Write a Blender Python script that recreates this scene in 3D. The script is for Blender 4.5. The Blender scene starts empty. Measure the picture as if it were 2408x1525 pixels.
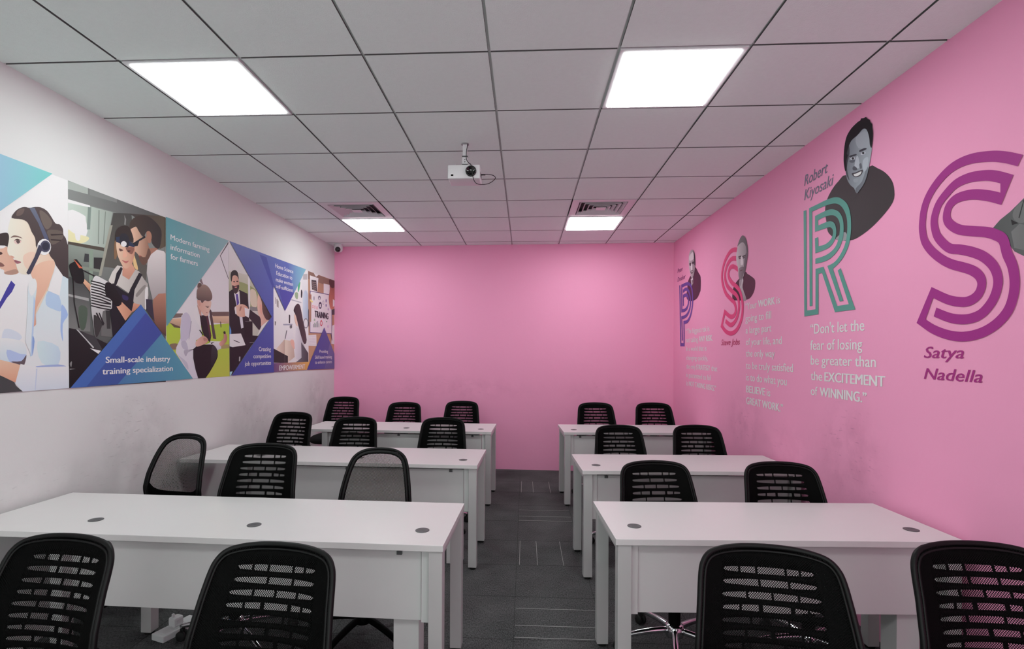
import bpy, bmesh, math, random
from mathutils import Vector, Matrix
random.seed(7)
C = bpy.context.scene.collection
S = bpy.context.scene
PI = math.pi

# ------------------------------------------------------------------ camera, world, exposure
cam_d = bpy.data.cameras.new('camera'); cam = bpy.data.objects.new('camera', cam_d); C.objects.link(cam)
CAMZ = 1.523
yaw, roll = -0.0516, 0.0043
fw = Vector((math.sin(yaw), math.cos(yaw), 0)); r0 = Vector((math.cos(yaw), -math.sin(yaw), 0)); u0 = Vector((0, 0, 1))
rr = math.cos(roll)*r0 + math.sin(roll)*u0; uu = -math.sin(roll)*r0 + math.cos(roll)*u0
M = Matrix(((rr.x, uu.x, -fw.x, 0), (rr.y, uu.y, -fw.y, 0), (rr.z, uu.z, -fw.z, CAMZ), (0, 0, 0, 1)))
cam.matrix_world = M
cam_d.sensor_fit = 'HORIZONTAL'; cam_d.sensor_width = 36.0
cam_d.lens = 1233.17/2408*36.0
cam_d.shift_x = (1204-1171.1)/2408
cam_d.shift_y = (827.94-762.5)/2408
cam_d.clip_start = 0.05; cam_d.clip_end = 60
S.camera = cam
w = bpy.data.worlds.new('world'); S.world = w; w.use_nodes = True
w.node_tree.nodes['Background'].inputs[0].default_value = (.91, 1, .97, 1); w.node_tree.nodes['Background'].inputs[1].default_value = 3.3   # added fill light, entering by the added window behind the photographer
S.view_settings.view_transform = 'Standard'; S.view_settings.look = 'None'; S.view_settings.gamma = 1
S.view_settings.exposure = 0.0; S.view_settings.use_curve_mapping = False
LAMP = 18.3          # radiance of a ceiling panel's diffuser
S.cycles.use_denoising = True
S.cycles.max_bounces = 12; S.cycles.diffuse_bounces = 6; S.cycles.transparent_max_bounces = 16

# room measures
XL, XR, H = -2.5545, 1.8824, 2.926
YB0, KB = 6.8251, -0.0305            # end wall: Y = YB0 + KB*X
YR = -1.9                            # wall behind the photographer
GX, GY, GS = -0.1731, 2.443, 0.6     # ceiling grid origin and module
TZ = 0.7353                          # desk height

# ------------------------------------------------------------------ materials
def lin(c): return tuple(((v/255)/12.92 if v/255 <= .04045 else ((v/255+.055)/1.055)**2.4) for v in c)
def mat(name, rgb, rough=.5, metal=0, spec=.5, noise=0, nscale=20, bump=0, bscale=60, coat=0):
    m = bpy.data.materials.new(name); m.use_nodes = True; nt = m.node_tree; b = nt.nodes['Principled BSDF']
    col = lin(rgb)+(1,)
    b.inputs['Base Color'].default_value = col; b.inputs['Roughness'].default_value = rough
    b.inputs['Metallic'].default_value = metal; b.inputs['Specular IOR Level'].default_value = spec
    tc = nt.nodes.new('ShaderNodeTexCoord')
    if noise:
        n = nt.nodes.new('ShaderNodeTexNoise'); n.inputs['Scale'].default_value = nscale; n.inputs['Detail'].default_value = 5
        nt.links.new(tc.outputs['Object'], n.inputs['Vector'])
        mx = nt.nodes.new('ShaderNodeMix'); mx.data_type = 'RGBA'
        mx.inputs[6].default_value = tuple(v*(1-noise) for v in col[:3])+(1,); mx.inputs[7].default_value = tuple(min(1, v*(1+noise)) for v in col[:3])+(1,)
        nt.links.new(n.outputs['Fac'], mx.inputs[0]); nt.links.new(mx.outputs[2], b.inputs['Base Color'])
    if bump:
        n2 = nt.nodes.new('ShaderNodeTexNoise'); n2.inputs['Scale'].default_value = bscale; n2.inputs['Detail'].default_value = 4
        nt.links.new(tc.outputs['Object'], n2.inputs['Vector'])
        bp = nt.nodes.new('ShaderNodeBump'); bp.inputs['Strength'].default_value = bump; bp.inputs['Distance'].default_value = .01
        nt.links.new(n2.outputs['Fac'], bp.inputs['Height']); nt.links.new(bp.outputs['Normal'], b.inputs['Normal'])
    return m
def wall_mat(name, rgb, dirt, seed, spots):
    """painted plaster with scuff marks: grey smudge blobs (own shapes, at given places) and fine scratches"""
    m = bpy.data.materials.new(name); m.use_nodes = True; nt = m.node_tree; N = nt.nodes.new; L = nt.links.new
    b = nt.nodes['Principled BSDF']; b.inputs['Roughness'].default_value = .62; b.inputs['Specular IOR Level'].default_value = .3
    tc = N('ShaderNodeTexCoord')
    n = N('ShaderNodeTexNoise'); n.inputs['Scale'].default_value = 5.5; n.inputs['Detail'].default_value = 6; n.inputs['Roughness'].default_value = .6
    L(tc.outputs['Object'], n.inputs['Vector'])
    acc = None
    for (p, r, k) in spots:
        mp = N('ShaderNodeMapping'); mp.vector_type = 'POINT'
        mp.inputs['Location'].default_value = tuple(-p[i]/r[i] for i in range(3)); mp.inputs['Scale'].default_value = tuple(1/v for v in r)
        L(tc.outputs['Object'], mp.inputs['Vector'])
        ln = N('ShaderNodeVectorMath'); ln.operation = 'LENGTH'; L(mp.outputs[0], ln.inputs[0])
        mr = N('ShaderNodeMapRange'); mr.interpolation_type = 'SMOOTHSTEP'
        mr.inputs[1].default_value = 1; mr.inputs[2].default_value = .15; mr.inputs[3].default_value = 0; mr.inputs[4].default_value = k
        L(ln.outputs['Value'], mr.inputs[0])
        if acc is None: acc = mr.outputs[0]
        else:
            a = N('ShaderNodeMath'); a.operation = 'MAXIMUM'; L(acc, a.inputs[0]); L(mr.outputs[0], a.inputs[1]); acc = a.outputs[0]
    nr = N('ShaderNodeMapRange'); nr.inputs[1].default_value = .38; nr.inputs[2].default_value = .72; nr.inputs[4].default_value = .85; L(n.outputs['Fac'], nr.inputs[0])
    mu = N('ShaderNodeMath'); mu.operation = 'MULTIPLY'; L(acc, mu.inputs[0]); L(nr.outputs[0], mu.inputs[1])
    # scratches
    mp2 = N('ShaderNodeMapping'); mp2.inputs['Scale'].default_value = (9, 9, 48); mp2.inputs['Rotation'].default_value = (.35, .2, 0); L(tc.outputs['Object'], mp2.inputs['Vector'])
    n3 = N('ShaderNodeTexNoise'); n3.inputs['Scale'].default_value = 1.6; n3.inputs['Detail'].default_value = 3; L(mp2.outputs[0], n3.inputs['Vector'])
    sr = N('ShaderNodeMapRange'); sr.inputs[1].default_value = .645; sr.inputs[2].default_value = .68; sr.inputs[4].default_value = .8; L(n3.outputs['Fac'], sr.inputs[0])
    mu2 = N('ShaderNodeMath'); mu2.operation = 'MULTIPLY'; L(acc, mu2.inputs[0]); L(sr.outputs[0], mu2.inputs[1])
    ad = N('ShaderNodeMath'); ad.operation = 'ADD'; ad.use_clamp = True; L(mu.outputs[0], ad.inputs[0]); L(mu2.outputs[0], ad.inputs[1])
    mx = N('ShaderNodeMix'); mx.data_type = 'RGBA'; mx.inputs[6].default_value = lin(rgb)+(1,); mx.inputs[7].default_value = lin(dirt)+(1,)
    L(ad.outputs[0], mx.inputs[0]); L(mx.outputs[2], b.inputs['Base Color'])
    bn = N('ShaderNodeTexNoise'); bn.inputs['Scale'].default_value = 6; bn.inputs['Detail'].default_value = 6; L(tc.outputs['Object'], bn.inputs['Vector'])
    bp = N('ShaderNodeBump'); bp.inputs['Strength'].default_value = .18; bp.inputs['Distance'].default_value = .02
    L(bn.outputs['Fac'], bp.inputs['Height']); L(bp.outputs['Normal'], b.inputs['Normal'])
    return m

M_WHITEWALL = wall_mat('white_wall_paint', (218, 219, 218), (120, 120, 120), 1,
    [((XL, 3.35, .95), (.3, .5, .42), .3), ((XL, 4.85, .95), (.3, .6, .4), .26), ((XL, 6.3, 1.0), (.3, .5, .35), .34), ((XL, 2.6, .8), (.3, 1.2, .2), .15)])
M_PINK = wall_mat('pink_wall_paint', (245, 163, 200), (178, 108, 138), 2,
    [((XR, 3.15, .95), (.3, .42, .4), .4), ((XR, 4.6, .95), (.3, .5, .36), .36), ((XR, 3.9, .85), (.3, .7, .25), .22), ((-1.0, 6.85, 1.05), (1.6, .3, .22), .22), ((1.1, 6.8, 1.0), (.8, .3, .25), .22)])
M_CEIL = mat('ceiling_tile', (236, 250, 245), .8, spec=.2, noise=.03, nscale=40, bump=.15, bscale=160)
M_TEE = mat('ceiling_grid', (216, 230, 225), .5)
M_TEDGE = mat('raw_tile_edge_shaded', (112, 113, 112), .9, spec=.1)  # raw grey edge, painted darker to put the groove's shade into its colour
M_LAM = mat('white_laminate', (212, 209, 209), .34, spec=.45, noise=.015, nscale=9)
M_PANEL = mat('white_board', (208, 206, 206), .45, noise=.03, nscale=7)
M_LEG = mat('white_powder_coat', (188, 186, 186), .4, spec=.5)
M_DGREY = mat('dark_grey_plastic', (84, 84, 86), .5)
M_BLACK = mat('black_plastic', (3, 3, 3), .6, spec=.08)
M_RIM = mat('black_rim', (4, 4, 4), .5, spec=.22)
M_FABRIC = mat('black_fabric', (17, 17, 18), .85, spec=.2, bump=.4, bscale=350)
M_CHROME = mat('chrome', (225, 225, 228), .12, metal=1)
M_RUBBER = mat('rubber', (16, 16, 16), .7)
M_WPLAST = mat('white_plastic', (222, 222, 224), .35)
M_GPLAST = mat('grey_metal', (150, 150, 152), .4, metal=.2)
M_LENS = mat('lens_glass', (8, 8, 10), .08, spec=.8, coat=1)
M_VENTD = mat('vent_shadow_metal', (16, 16, 17), .6)
M_SEAM = mat('carpet_seam', (46, 46, 46), .95, spec=.1)
M_CLINE = mat('carpet_line', (170, 170, 168), .9, spec=.1)

def carpet():
    m = bpy.data.materials.new('carpet'); m.use_nodes = True; nt = m.node_tree; N = nt.nodes.new; L = nt.links.new
    b = nt.nodes['Principled BSDF']; b.inputs['Roughness'].default_value = .95; b.inputs['Specular IOR Level'].default_value = .12
    tc = N('ShaderNodeTexCoord')
    mp = N('ShaderNodeMapping'); mp.inputs['Scale'].default_value = (230, 70, 1); L(tc.outputs['Object'], mp.inputs['Vector'])
    n = N('ShaderNodeTexNoise'); n.inputs['Scale'].default_value = 1; n.inputs['Detail'].default_value = 3; L(mp.outputs[0], n.inputs['Vector'])
    n2 = N('ShaderNodeTexNoise'); n2.inputs['Scale'].default_value = 3; n2.inputs['Detail'].default_value = 4; L(tc.outputs['Object'], n2.inputs['Vector'])
    ad = N('ShaderNodeMath'); ad.operation = 'MULTIPLY_ADD'; ad.inputs[1].default_value = .75; L(n.outputs['Fac'], ad.inputs[0]); 
    m2 = N('ShaderNodeMath'); m2.operation = 'MULTIPLY'; m2.inputs[1].default_value = .25; L(n2.outputs['Fac'], m2.inputs[0]); L(m2.outputs[0], ad.inputs[2])
    cr = N('ShaderNodeValToRGB'); cr.color_ramp.elements[0].position = .3; cr.color_ramp.elements[0].color = lin((38, 38, 39))+(1,)
    cr.color_ramp.elements[1].position = .7; cr.color_ramp.elements[1].color = lin((106, 106, 107))+(1,)
    L(ad.outputs[0], cr.inputs[0]); L(cr.outputs[0], b.inputs['Base Color'])
    bp = N('ShaderNodeBump'); bp.inputs['Strength'].default_value = .4; bp.inputs['Distance'].default_value = .004
    L(n.outputs['Fac'], bp.inputs['Height']); L(bp.outputs['Normal'], b.inputs['Normal'])
    return m
M_CARPET = carpet()

def netting():
    """woven mesh fabric: a staggered field of small round holes"""
    m = bpy.data.materials.new('mesh_netting'); m.use_nodes = True; nt = m.node_tree; N = nt.nodes.new; L = nt.links.new
    out = nt.nodes['Material Output']; b = nt.nodes['Principled BSDF']
    b.inputs['Base Color'].default_value = lin((4, 4, 4))+(1,); b.inputs['Roughness'].default_value = .7; b.inputs['Specular IOR Level'].default_value = .08
    tc = N('ShaderNodeTexCoord'); sx = N('ShaderNodeSeparateXYZ'); L(tc.outputs['UV'], sx.inputs[0])
    def wave(o, k):
        a = N('ShaderNodeMath'); a.operation = 'MULTIPLY'; a.inputs[1].default_value = k; L(o, a.inputs[0])
        c = N('ShaderNodeMath'); c.operation = 'COSINE'; L(a.outputs[0], c.inputs[0]); return c.outputs[0]
    k = 2*PI/.0072
    p = N('ShaderNodeMath'); p.operation = 'MULTIPLY'; L(wave(sx.outputs[0], k), p.inputs[0]); L(wave(sx.outputs[1], k*1.05), p.inputs[1])
    mr = N('ShaderNodeMapRange'); mr.inputs[1].default_value = -.05; mr.inputs[2].default_value = .22; L(p.outputs[0], mr.inputs[0])
    t = N('ShaderNodeBsdfTransparent'); ms = N('ShaderNodeMixShader')
    L(mr.outputs[0], ms.inputs[0]); L(b.outputs[0], ms.inputs[1]); L(t.outputs[0], ms.inputs[2]); L(ms.outputs[0], out.inputs[0])
    return m
M_NET = netting()

def emit(name, s):
    m = bpy.data.materials.new(name); m.use_nodes = True; nt = m.node_tree
    nt.nodes.remove(nt.nodes['Principled BSDF']); e = nt.nodes.new('ShaderNodeEmission')
    e.inputs[0].default_value = (.915, 1, .968, 1); e.inputs[1].default_value = s
    nt.links.new(e.outputs[0], nt.nodes['Material Output'].inputs[0]); return m
M_LAMP = emit('led_diffuser', LAMP)

def print_mat():
    m = bpy.data.materials.new('printed_vinyl'); m.use_nodes = True; nt = m.node_tree; b = nt.nodes['Principled BSDF']
    a = nt.nodes.new('ShaderNodeAttribute'); a.attribute_name = 'Col'
    nt.links.new(a.outputs['Color'], b.inputs['Base Color']); b.inputs['Roughness'].default_value = .5; b.inputs['Specular IOR Level'].default_value = .3
    return m
M_PRINT = print_mat()

# ------------------------------------------------------------------ object helpers
def link(name, me, m=None, parent=None):
    o = bpy.data.objects.new(name, me); C.objects.link(o)
    for x in (m if isinstance(m, (list, tuple)) else [m]):
        if x is not None: me.materials.append(x)
    if parent is not None: o.parent = parent
    return o
def obj(name, bm, m, parent=None, smooth=False):
    me = bpy.data.meshes.new(name)
    bmesh.ops.recalc_face_normals(bm, faces=bm.faces[:])
    if smooth:
        for f in bm.faces: f.smooth = True
    bm.to_mesh(me); bm.free()
    return link(name, me, m, parent)
def tag(o, label, cat, group=None, kind=None):
    o['label'] = label; o['category'] = cat
    if group: o['group'] = group
    if kind: o['kind'] = kind
    return o
def thing(name, label, cat, loc=(0, 0, 0), rz=0, group=None):
    o = bpy.data.objects.new(name, None); C.objects.link(o); o.empty_display_size = .1
    o.location = loc; o.rotation_euler = (0, 0, rz); tag(o, label, cat, group); return o
def struct(name, bm, m):
    o = obj(name, bm, m); o['kind'] = 'structure'; return o
def box(bm, x0, x1, y0, y1, z0, z1, bev=0, mi=0):
    v = [bm.verts.new(p) for p in ((x0,y0,z0),(x1,y0,z0),(x1,y1,z0),(x0,y1,z0),(x0,y0,z1),(x1,y0,z1),(x1,y1,z1),(x0,y1,z1))]
    fs = [bm.faces.new([v[i] for i in q]) for q in ((3,2,1,0),(4,5,6,7),(0,1,5,4),(1,2,6,5),(2,3,7,6),(3,0,4,7))]
    for f in fs: f.material_index = mi
    if bev:
        es = list({e for f in fs for e in f.edges})
        bmesh.ops.bevel(bm, geom=es, offset=bev, segments=2, profile=.6, affect='EDGES')
    return fs
def boxbm(*a, **k):
    bm = bmesh.new(); box(bm, *a, **k); return bm
def cyl(bm, x, y, z0, z1, r0, r1=None, n=24):
    r1 = r0 if r1 is None else r1
    bmesh.ops.create_cone(bm, cap_ends=True, segments=n, radius1=r0, radius2=r1, depth=z1-z0, matrix=Matrix.Translation((x, y, (z0+z1)/2)))
def lathe(bm, prof, n=28, mtx=None):
    rings = []
    for (r, z) in prof:
        rings.append([bm.verts.new((r*math.cos(2*PI*i/n), r*math.sin(2*PI*i/n), z)) for i in range(n)])
    for a, b_ in zip(rings, rings[1:]):
        for i in range(n): bm.faces.new((a[i], a[(i+1) % n], b_[(i+1) % n], b_[i]))
    if prof[0][0] > 1e-6: bm.faces.new(rings[0][::-1])
    if prof[-1][0] > 1e-6: bm.faces.new(rings[-1])
    if mtx is not None: bmesh.ops.transform(bm, matrix=mtx, verts=[v for r in rings for v in r])
def tube(bm, pts, r, n=10, closed=False, prof=None):
    """sweep a round (or given 2-D profile) section along pts"""
    pts = [Vector(p) for p in pts]; N_ = len(pts); rings = []; up = None
    for i, p in enumerate(pts):
        a = pts[i-1] if (i > 0 or closed) else p; b_ = pts[(i+1) % N_] if (i < N_-1 or closed) else p
        t = (b_-a).normalized()
        if up is None:
            up = Vector((0, 0, 1)) if abs(t.z) < .9 else Vector((0, 1, 0))
        s = t.cross(up).normalized(); up = s.cross(t).normalized()
        rad = r[i] if isinstance(r, (list, tuple)) else r
        P = prof or [(math.cos(2*PI*k/n), math.sin(2*PI*k/n)) for k in range(n)]
        rings.append([bm.verts.new(p + s*(q[0]*rad) + up*(q[1]*rad)) for q in P])
    m_ = len(rings[0])
    for i in range(N_ if closed else N_-1):
        a, b_ = rings[i], rings[(i+1) % N_]
        for k in range(m_): bm.faces.new((a[k], a[(k+1) % m_], b_[(k+1) % m_], b_[k]))
    if not closed: bm.faces.new(rings[0][::-1]); bm.faces.new(rings[-1])
def smoothpath(pts, sub=6, closed=False):
    """Catmull-Rom through pts (tuples of any dimension)"""
    n = len(pts)
    if n < 3: return [tuple(p) for p in pts]
    out = []
    for i in range(n if closed else n-1):
        p0 = pts[(i-1) % n] if (closed or i > 0) else pts[i]; p1 = pts[i]; p2 = pts[(i+1) % n]; p3 = pts[(i+2) % n] if (closed or i+2 < n) else p2
        for s in range(sub):
            t = s/sub
            out.append(tuple(.5*((2*b)+(-a+c)*t+(2*a-5*b+4*c-d)*t*t+(-a+3*b-3*c+d)*t**3) for a, b, c, d in zip(p0, p1, p2, p3)))
    if not closed: out.append(tuple(pts[-1]))
    return out

# ------------------------------------------------------------------ room shell
def yb(x): return YB0+KB*x
bm = boxbm(XL-.12, XR+.12, YR-.1, 7.1, -.1, 0)
# carpet tile seams and the woven pale lines of the aisle tiles (thin inlays of the floor mesh)
SX, SY = -.055, 2.787; TS = .489
def inlay(x0, x1, y0, y1, mi):
    box(bm, x0, x1, y0, y1, -.004, .0006, mi=mi)
for k in range(-5, 5):
    if XL < SX+k*TS < XR: inlay(SX+k*TS-.001, SX+k*TS+.001, YR, yb(0), 1)
for k in range(-9, 9):
    y = SY+k*TS
    if YR < y < 6.8: inlay(XL, XR, y-.001, y+.001, 1)
for k in range(-9, 8):
    y = SY+k*TS
    if k < 0 and k % 2 == 0 or y < YR or y+TS > 6.8: continue
    if k % 4 == 0:
        for d in (.02, .145, .34): inlay(SX+.006, SX+TS-.004, y+d-.0014, y+d+.0014, 2)
    elif k % 4 == 2:
        for d in (.021, .15, .338): inlay(SX+d-.0014, SX+d+.0014, y+.004, y+TS-.004, 2)
fl = struct('floor', bm, [M_CARPET, M_SEAM, M_CLINE])
struct('wall_left', boxbm(XL-.12, XL, YR-.1, 7.05, -.1, H+.12), M_WHITEWALL)
struct('wall_right', boxbm(XR, XR+.12, YR-.1, 7.0, -.1, H+.12), M_PINK)
bm = bmesh.new()
v = [bm.verts.new(p) for p in [(XL, yb(XL), -.1), (XR, yb(XR), -.1), (XR, yb(XR)+.12, -.1), (XL, yb(XL)+.12, -.1), (XL, yb(XL), H+.12), (XR, yb(XR), H+.12), (XR, yb(XR)+.12, H+.12), (XL, yb(XL)+.12, H+.12)]]
for q in ((3,2,1,0),(4,5,6,7),(0,1,5,4),(1,2,6,5),(2,3,7,6),(3,0,4,7)): bm.faces.new([v[i] for i in q])
struct('wall_back', bm, M_PINK)
bm = bmesh.new()                                # wall behind the photographer; its wide window is added for fill light
WX0, WX1, WZ0, WZ1 = -2.3, 1.65, .75, 2.7
for a in ((XL, WX0, -.1, H+.12), (WX1, XR, -.1, H+.12), (WX0, WX1, -.1, WZ0), (WX0, WX1, WZ1, H+.12)): box(bm, a[0], a[1], YR-.1, YR, a[2], a[3])
struct('wall_front', bm, M_WHITEWALL)
bm = bmesh.new()
for x in (WX0, WX0+(WX1-WX0)/3, WX0+2*(WX1-WX0)/3, WX1): box(bm, x-.025, x+.025, YR-.09, YR-.02, WZ0, WZ1)
for z in (WZ0+.025, WZ1-.025): box(bm, WX0, WX1, YR-.085, YR-.025, z-.025, z+.025)
struct('added_window_1', bm, M_WPLAST)  # unseen window frame, added around the fill light opening
# suspended ceiling: recessed tees, tiles dropped below them
LIGHTS = [(-3, 0), (1, 0), (-3, 5), (1, 5), (-3, -5), (1, -5)]; VENTS = [(-3, 4), (1, 4)]  # last two panels are unseen, added behind the camera for fill light
bm = bmesh.new()
g = .0065
for i in range(-4, 4):
    for j in range(-8, 8):
        X0, X1 = max(XL, GX+i*GS), min(XR, GX+(i+1)*GS); Y0, Y1 = max(YR, GY+j*GS), min(yb(0)+.08, GY+(j+1)*GS)
        if X1 > X0 and Y1 > Y0: box(bm, X0, X1, Y0, Y1, H+.0095 if (i, j) not in VENTS else H+.058, H+.06, mi=1)
        if (i, j) in LIGHTS or (i, j) in VENTS: continue
        x0, x1 = max(XL, GX+i*GS)+g, min(XR, GX+(i+1)*GS)-g
        y0, y1 = max(YR, GY+j*GS)+g, min(yb(0)+.08, GY+(j+1)*GS)-g
        if x1-x0 < .02 or y1-y0 < .02: continue
        if GX+i*GS < XL: x0 = XL
        if GX+(i+1)*GS > XR: x1 = XR
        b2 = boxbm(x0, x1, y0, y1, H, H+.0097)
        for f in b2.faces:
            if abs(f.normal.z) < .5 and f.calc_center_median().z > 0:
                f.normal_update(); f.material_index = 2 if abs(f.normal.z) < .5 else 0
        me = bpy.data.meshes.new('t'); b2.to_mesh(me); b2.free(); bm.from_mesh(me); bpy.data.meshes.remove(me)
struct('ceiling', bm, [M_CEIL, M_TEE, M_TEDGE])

# ------------------------------------------------------------------ ceiling fittings
def make_light():
    t = thing('ceiling_light', '', 'light', group='square ceiling light panels')
    bm = bmesh.new(); a, b_ = .291, .268
    for (x0, x1, y0, y1) in ((-a, a, -a, -b_), (-a, a, b_, a), (-a, -b_, -b_, b_), (b_, a, -b_, b_)):
        box(bm, x0, x1, y0, y1, -.004, .009)
    obj('frame', bm, M_WPLAST, t)
    obj('diffuser', boxbm(-b_+.001, b_-.001, -b_+.001, b_-.001, -.009, .0085), M_LAMP, t)
    return t
def dup(root, loc, rz, label, group=None, lifts=None):
    r = root.copy(); C.objects.link(r); r.location = loc; r.rotation_euler = (0, 0, rz); r['label'] = label
    if group: r['group'] = group
    for ch in list(root.children):
        c = ch.copy(); C.objects.link(c); c.parent = r
        for gch in ch.children:
            d = gch.copy(); C.objects.link(d); d.parent = c
    return r
lt = make_light()
lab = ['large bright light panel at upper left of the ceiling, nearest the white wall', 'large bright light panel at upper right of the ceiling, nearer the camera',
       'small far light panel at left, just beyond the left air vent', 'small far light panel at right, just beyond the right air vent',
       'added unseen light panel on the white wall side behind the camera', 'added unseen light panel on the pink wall side behind the camera']
for n, (i, j) in enumerate(LIGHTS):
    loc = (GX+(i+.5)*GS, GY+(j+.5)*GS, H)
    if n == 0: lt.location = loc; lt['label'] = lab[0]
    else: dup(lt, loc, 0, lab[n])

def make_vent():
    t = thing('air_vent', '', 'vent', group='square ceiling air vents')
    def ring(bm, a0, z0, a1, z1, th=.002):
        q0 = [(-a0, -a0), (a0, -a0), (a0, a0), (-a0, a0)]; q1 = [(-a1, -a1), (a1, -a1), (a1, a1), (-a1, a1)]
        lo = [bm.verts.new((x, y, z0)) for x, y in q0]; hi = [bm.verts.new((x, y, z1)) for x, y in q1]
        lo2 = [bm.verts.new((x, y, z0+th)) for x, y in q0]; hi2 = [bm.verts.new((x, y, z1+th)) for x, y in q1]
        for k in range(4):
            n_ = (k+1) % 4
            bm.faces.new((lo[k], lo[n_], hi[n_], hi[k])); bm.faces.new((lo2[k], hi2[k], hi2[n_], lo2[n_]))
            bm.faces.new((lo[k], lo2[k], lo2[n_], lo[n_])); bm.faces.new((hi[k], hi[n_], hi2[n_], hi2[k]))
    bm = bmesh.new(); ring(bm, .2915, -.002, .225, -.002, .006); obj('frame', bm, M_WPLAST, t)
    for a in (.222, .178, .134, .09):
        bm = bmesh.new(); ring(bm, a-.004, -.006, a-.026, .02); obj('louver', bm, M_WPLAST, t)
    bm = boxbm(-.046, .046, -.046, .046, -.006, -.002); obj('centre_plate', bm, M_WPLAST, t)
    bm = boxbm(-.285, .285, -.285, .285, .05, .055); obj('duct_plate', bm, M_VENTD, t)
    return t
vt = make_vent()
for n, (i, j) in enumerate(VENTS):
    loc = (GX+(i+.5)*GS, GY+(j+.5)*GS, H)
    l_ = ('square louvred air vent in front of the far left light panel', 'square louvred air vent in front of the far right light panel')[n]
    if n == 0: vt.location = loc; vt['label'] = l_
    else: dup(vt, loc, 0, l_)

# projector hanging from its pole
pj = thing('projector', 'white projector with black lens hanging from the ceiling', 'projector', (-.41, 3.52, H))
pz = 2.717-H
bm = bmesh.new(); box(bm, -.107, .107, -.07, .09, pz-.046, pz+.046, bev=.008); obj('body', bm, M_WPLAST, pj, True)
bm = bmesh.new(); mt = Matrix.Translation((.048, -.07, pz)) @ Matrix.Rotation(PI/2, 4, 'X')
lathe(bm, [(.036, -.005), (.036, .012), (.033, .016), (.029, .016), (.026, .006), (0, .004)], mtx=mt); obj('lens', bm, M_LENS, pj, True)
obj('sensor_window', boxbm(-.086, -.069, -.0715, -.066, pz-.029, pz-.018, bev=.002), M_BLACK, pj)
bm = bmesh.new(); box(bm, -.018, .018, -.012, .012, pz+.062, -.085, bev=.002); box(bm, -.015, .015, -.010, .010, -.087, -.004, bev=.002)
obj('mount_pole', bm, M_WPLAST, pj)
bm = bmesh.new()
for z in (-.088, pz+.066): box(bm, -.0195, .0195, -.0135, .0135, z-.004, z+.004)
for z in (-.11, -.125): cyl(bm, 0, -.0115, z-.003, z+.003, .0035, n=10)
obj('collar', bm, M_DGREY, pj)
bm = bmesh.new(); cyl(bm, 0, 0, -.006, 0, .026); obj('ceiling_plate', bm, M_GPLAST, pj)
bm = bmesh.new(); box(bm, -.055, .055, -.05, .05, pz+.047, pz+.052); box(bm, -.025, .025, -.018, .018, pz+.052, pz+.064, bev=.002)
for a in (-.045, .045): box(bm, a-.006, a+.006, -.05, .05, pz+.0455, pz+.0475)
obj('mount_bracket', bm, M_DGREY, pj)
bm = bmesh.new()
for k in range(3): box(bm, .1069, .1085, -.03+k*.03, -.014+k*.03, pz-.02, pz+.012)
obj('port', bm, M_DGREY, pj)
bm = bmesh.new()
cp = smoothpath([(.02, -.014, -.002), (.012, -.024, -.06), (.012, -.03, -.11), (.03, -.07, -.15), (.052, -.1, pz+.03), (.06, -.105, pz-.02), (.068, -.08, pz-.06), (.095, -.06, pz-.082), (.16, -.03, pz-.07), (.205, -.01, pz-.03), (.19, 0, pz-.005), (.15, 0, pz+.002), (.122, 0, pz)], 6)
tube(bm, cp, .0024, 8); obj('cable', bm, M_RUBBER, pj, True)
bm = bmesh.new(); tube(bm, [(.106, 0, pz), (.138, 0, pz)], .0045, 8); obj('plug', bm, M_RUBBER, pj, True)

# security camera in the corner
sc = thing('security_camera', 'small white dome security camera in the far left ceiling corner', 'camera', (-2.44, 6.73, H))
bm = bmesh.new(); lathe(bm, [(.05, 0), (.05, -.02), (.056, -.035), (.056, -.07), (.045, -.095), (.03, -.105), (0, -.108)]); obj('housing', bm, M_WPLAST, sc, True)
bm = bmesh.new(); bmesh.ops.create_uvsphere(bm, u_segments=20, v_segments=12, radius=.036, matrix=Matrix.Translation((.006, -.036, -.075))); obj('lens_ball', bm, M_LENS, sc, True)

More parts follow.
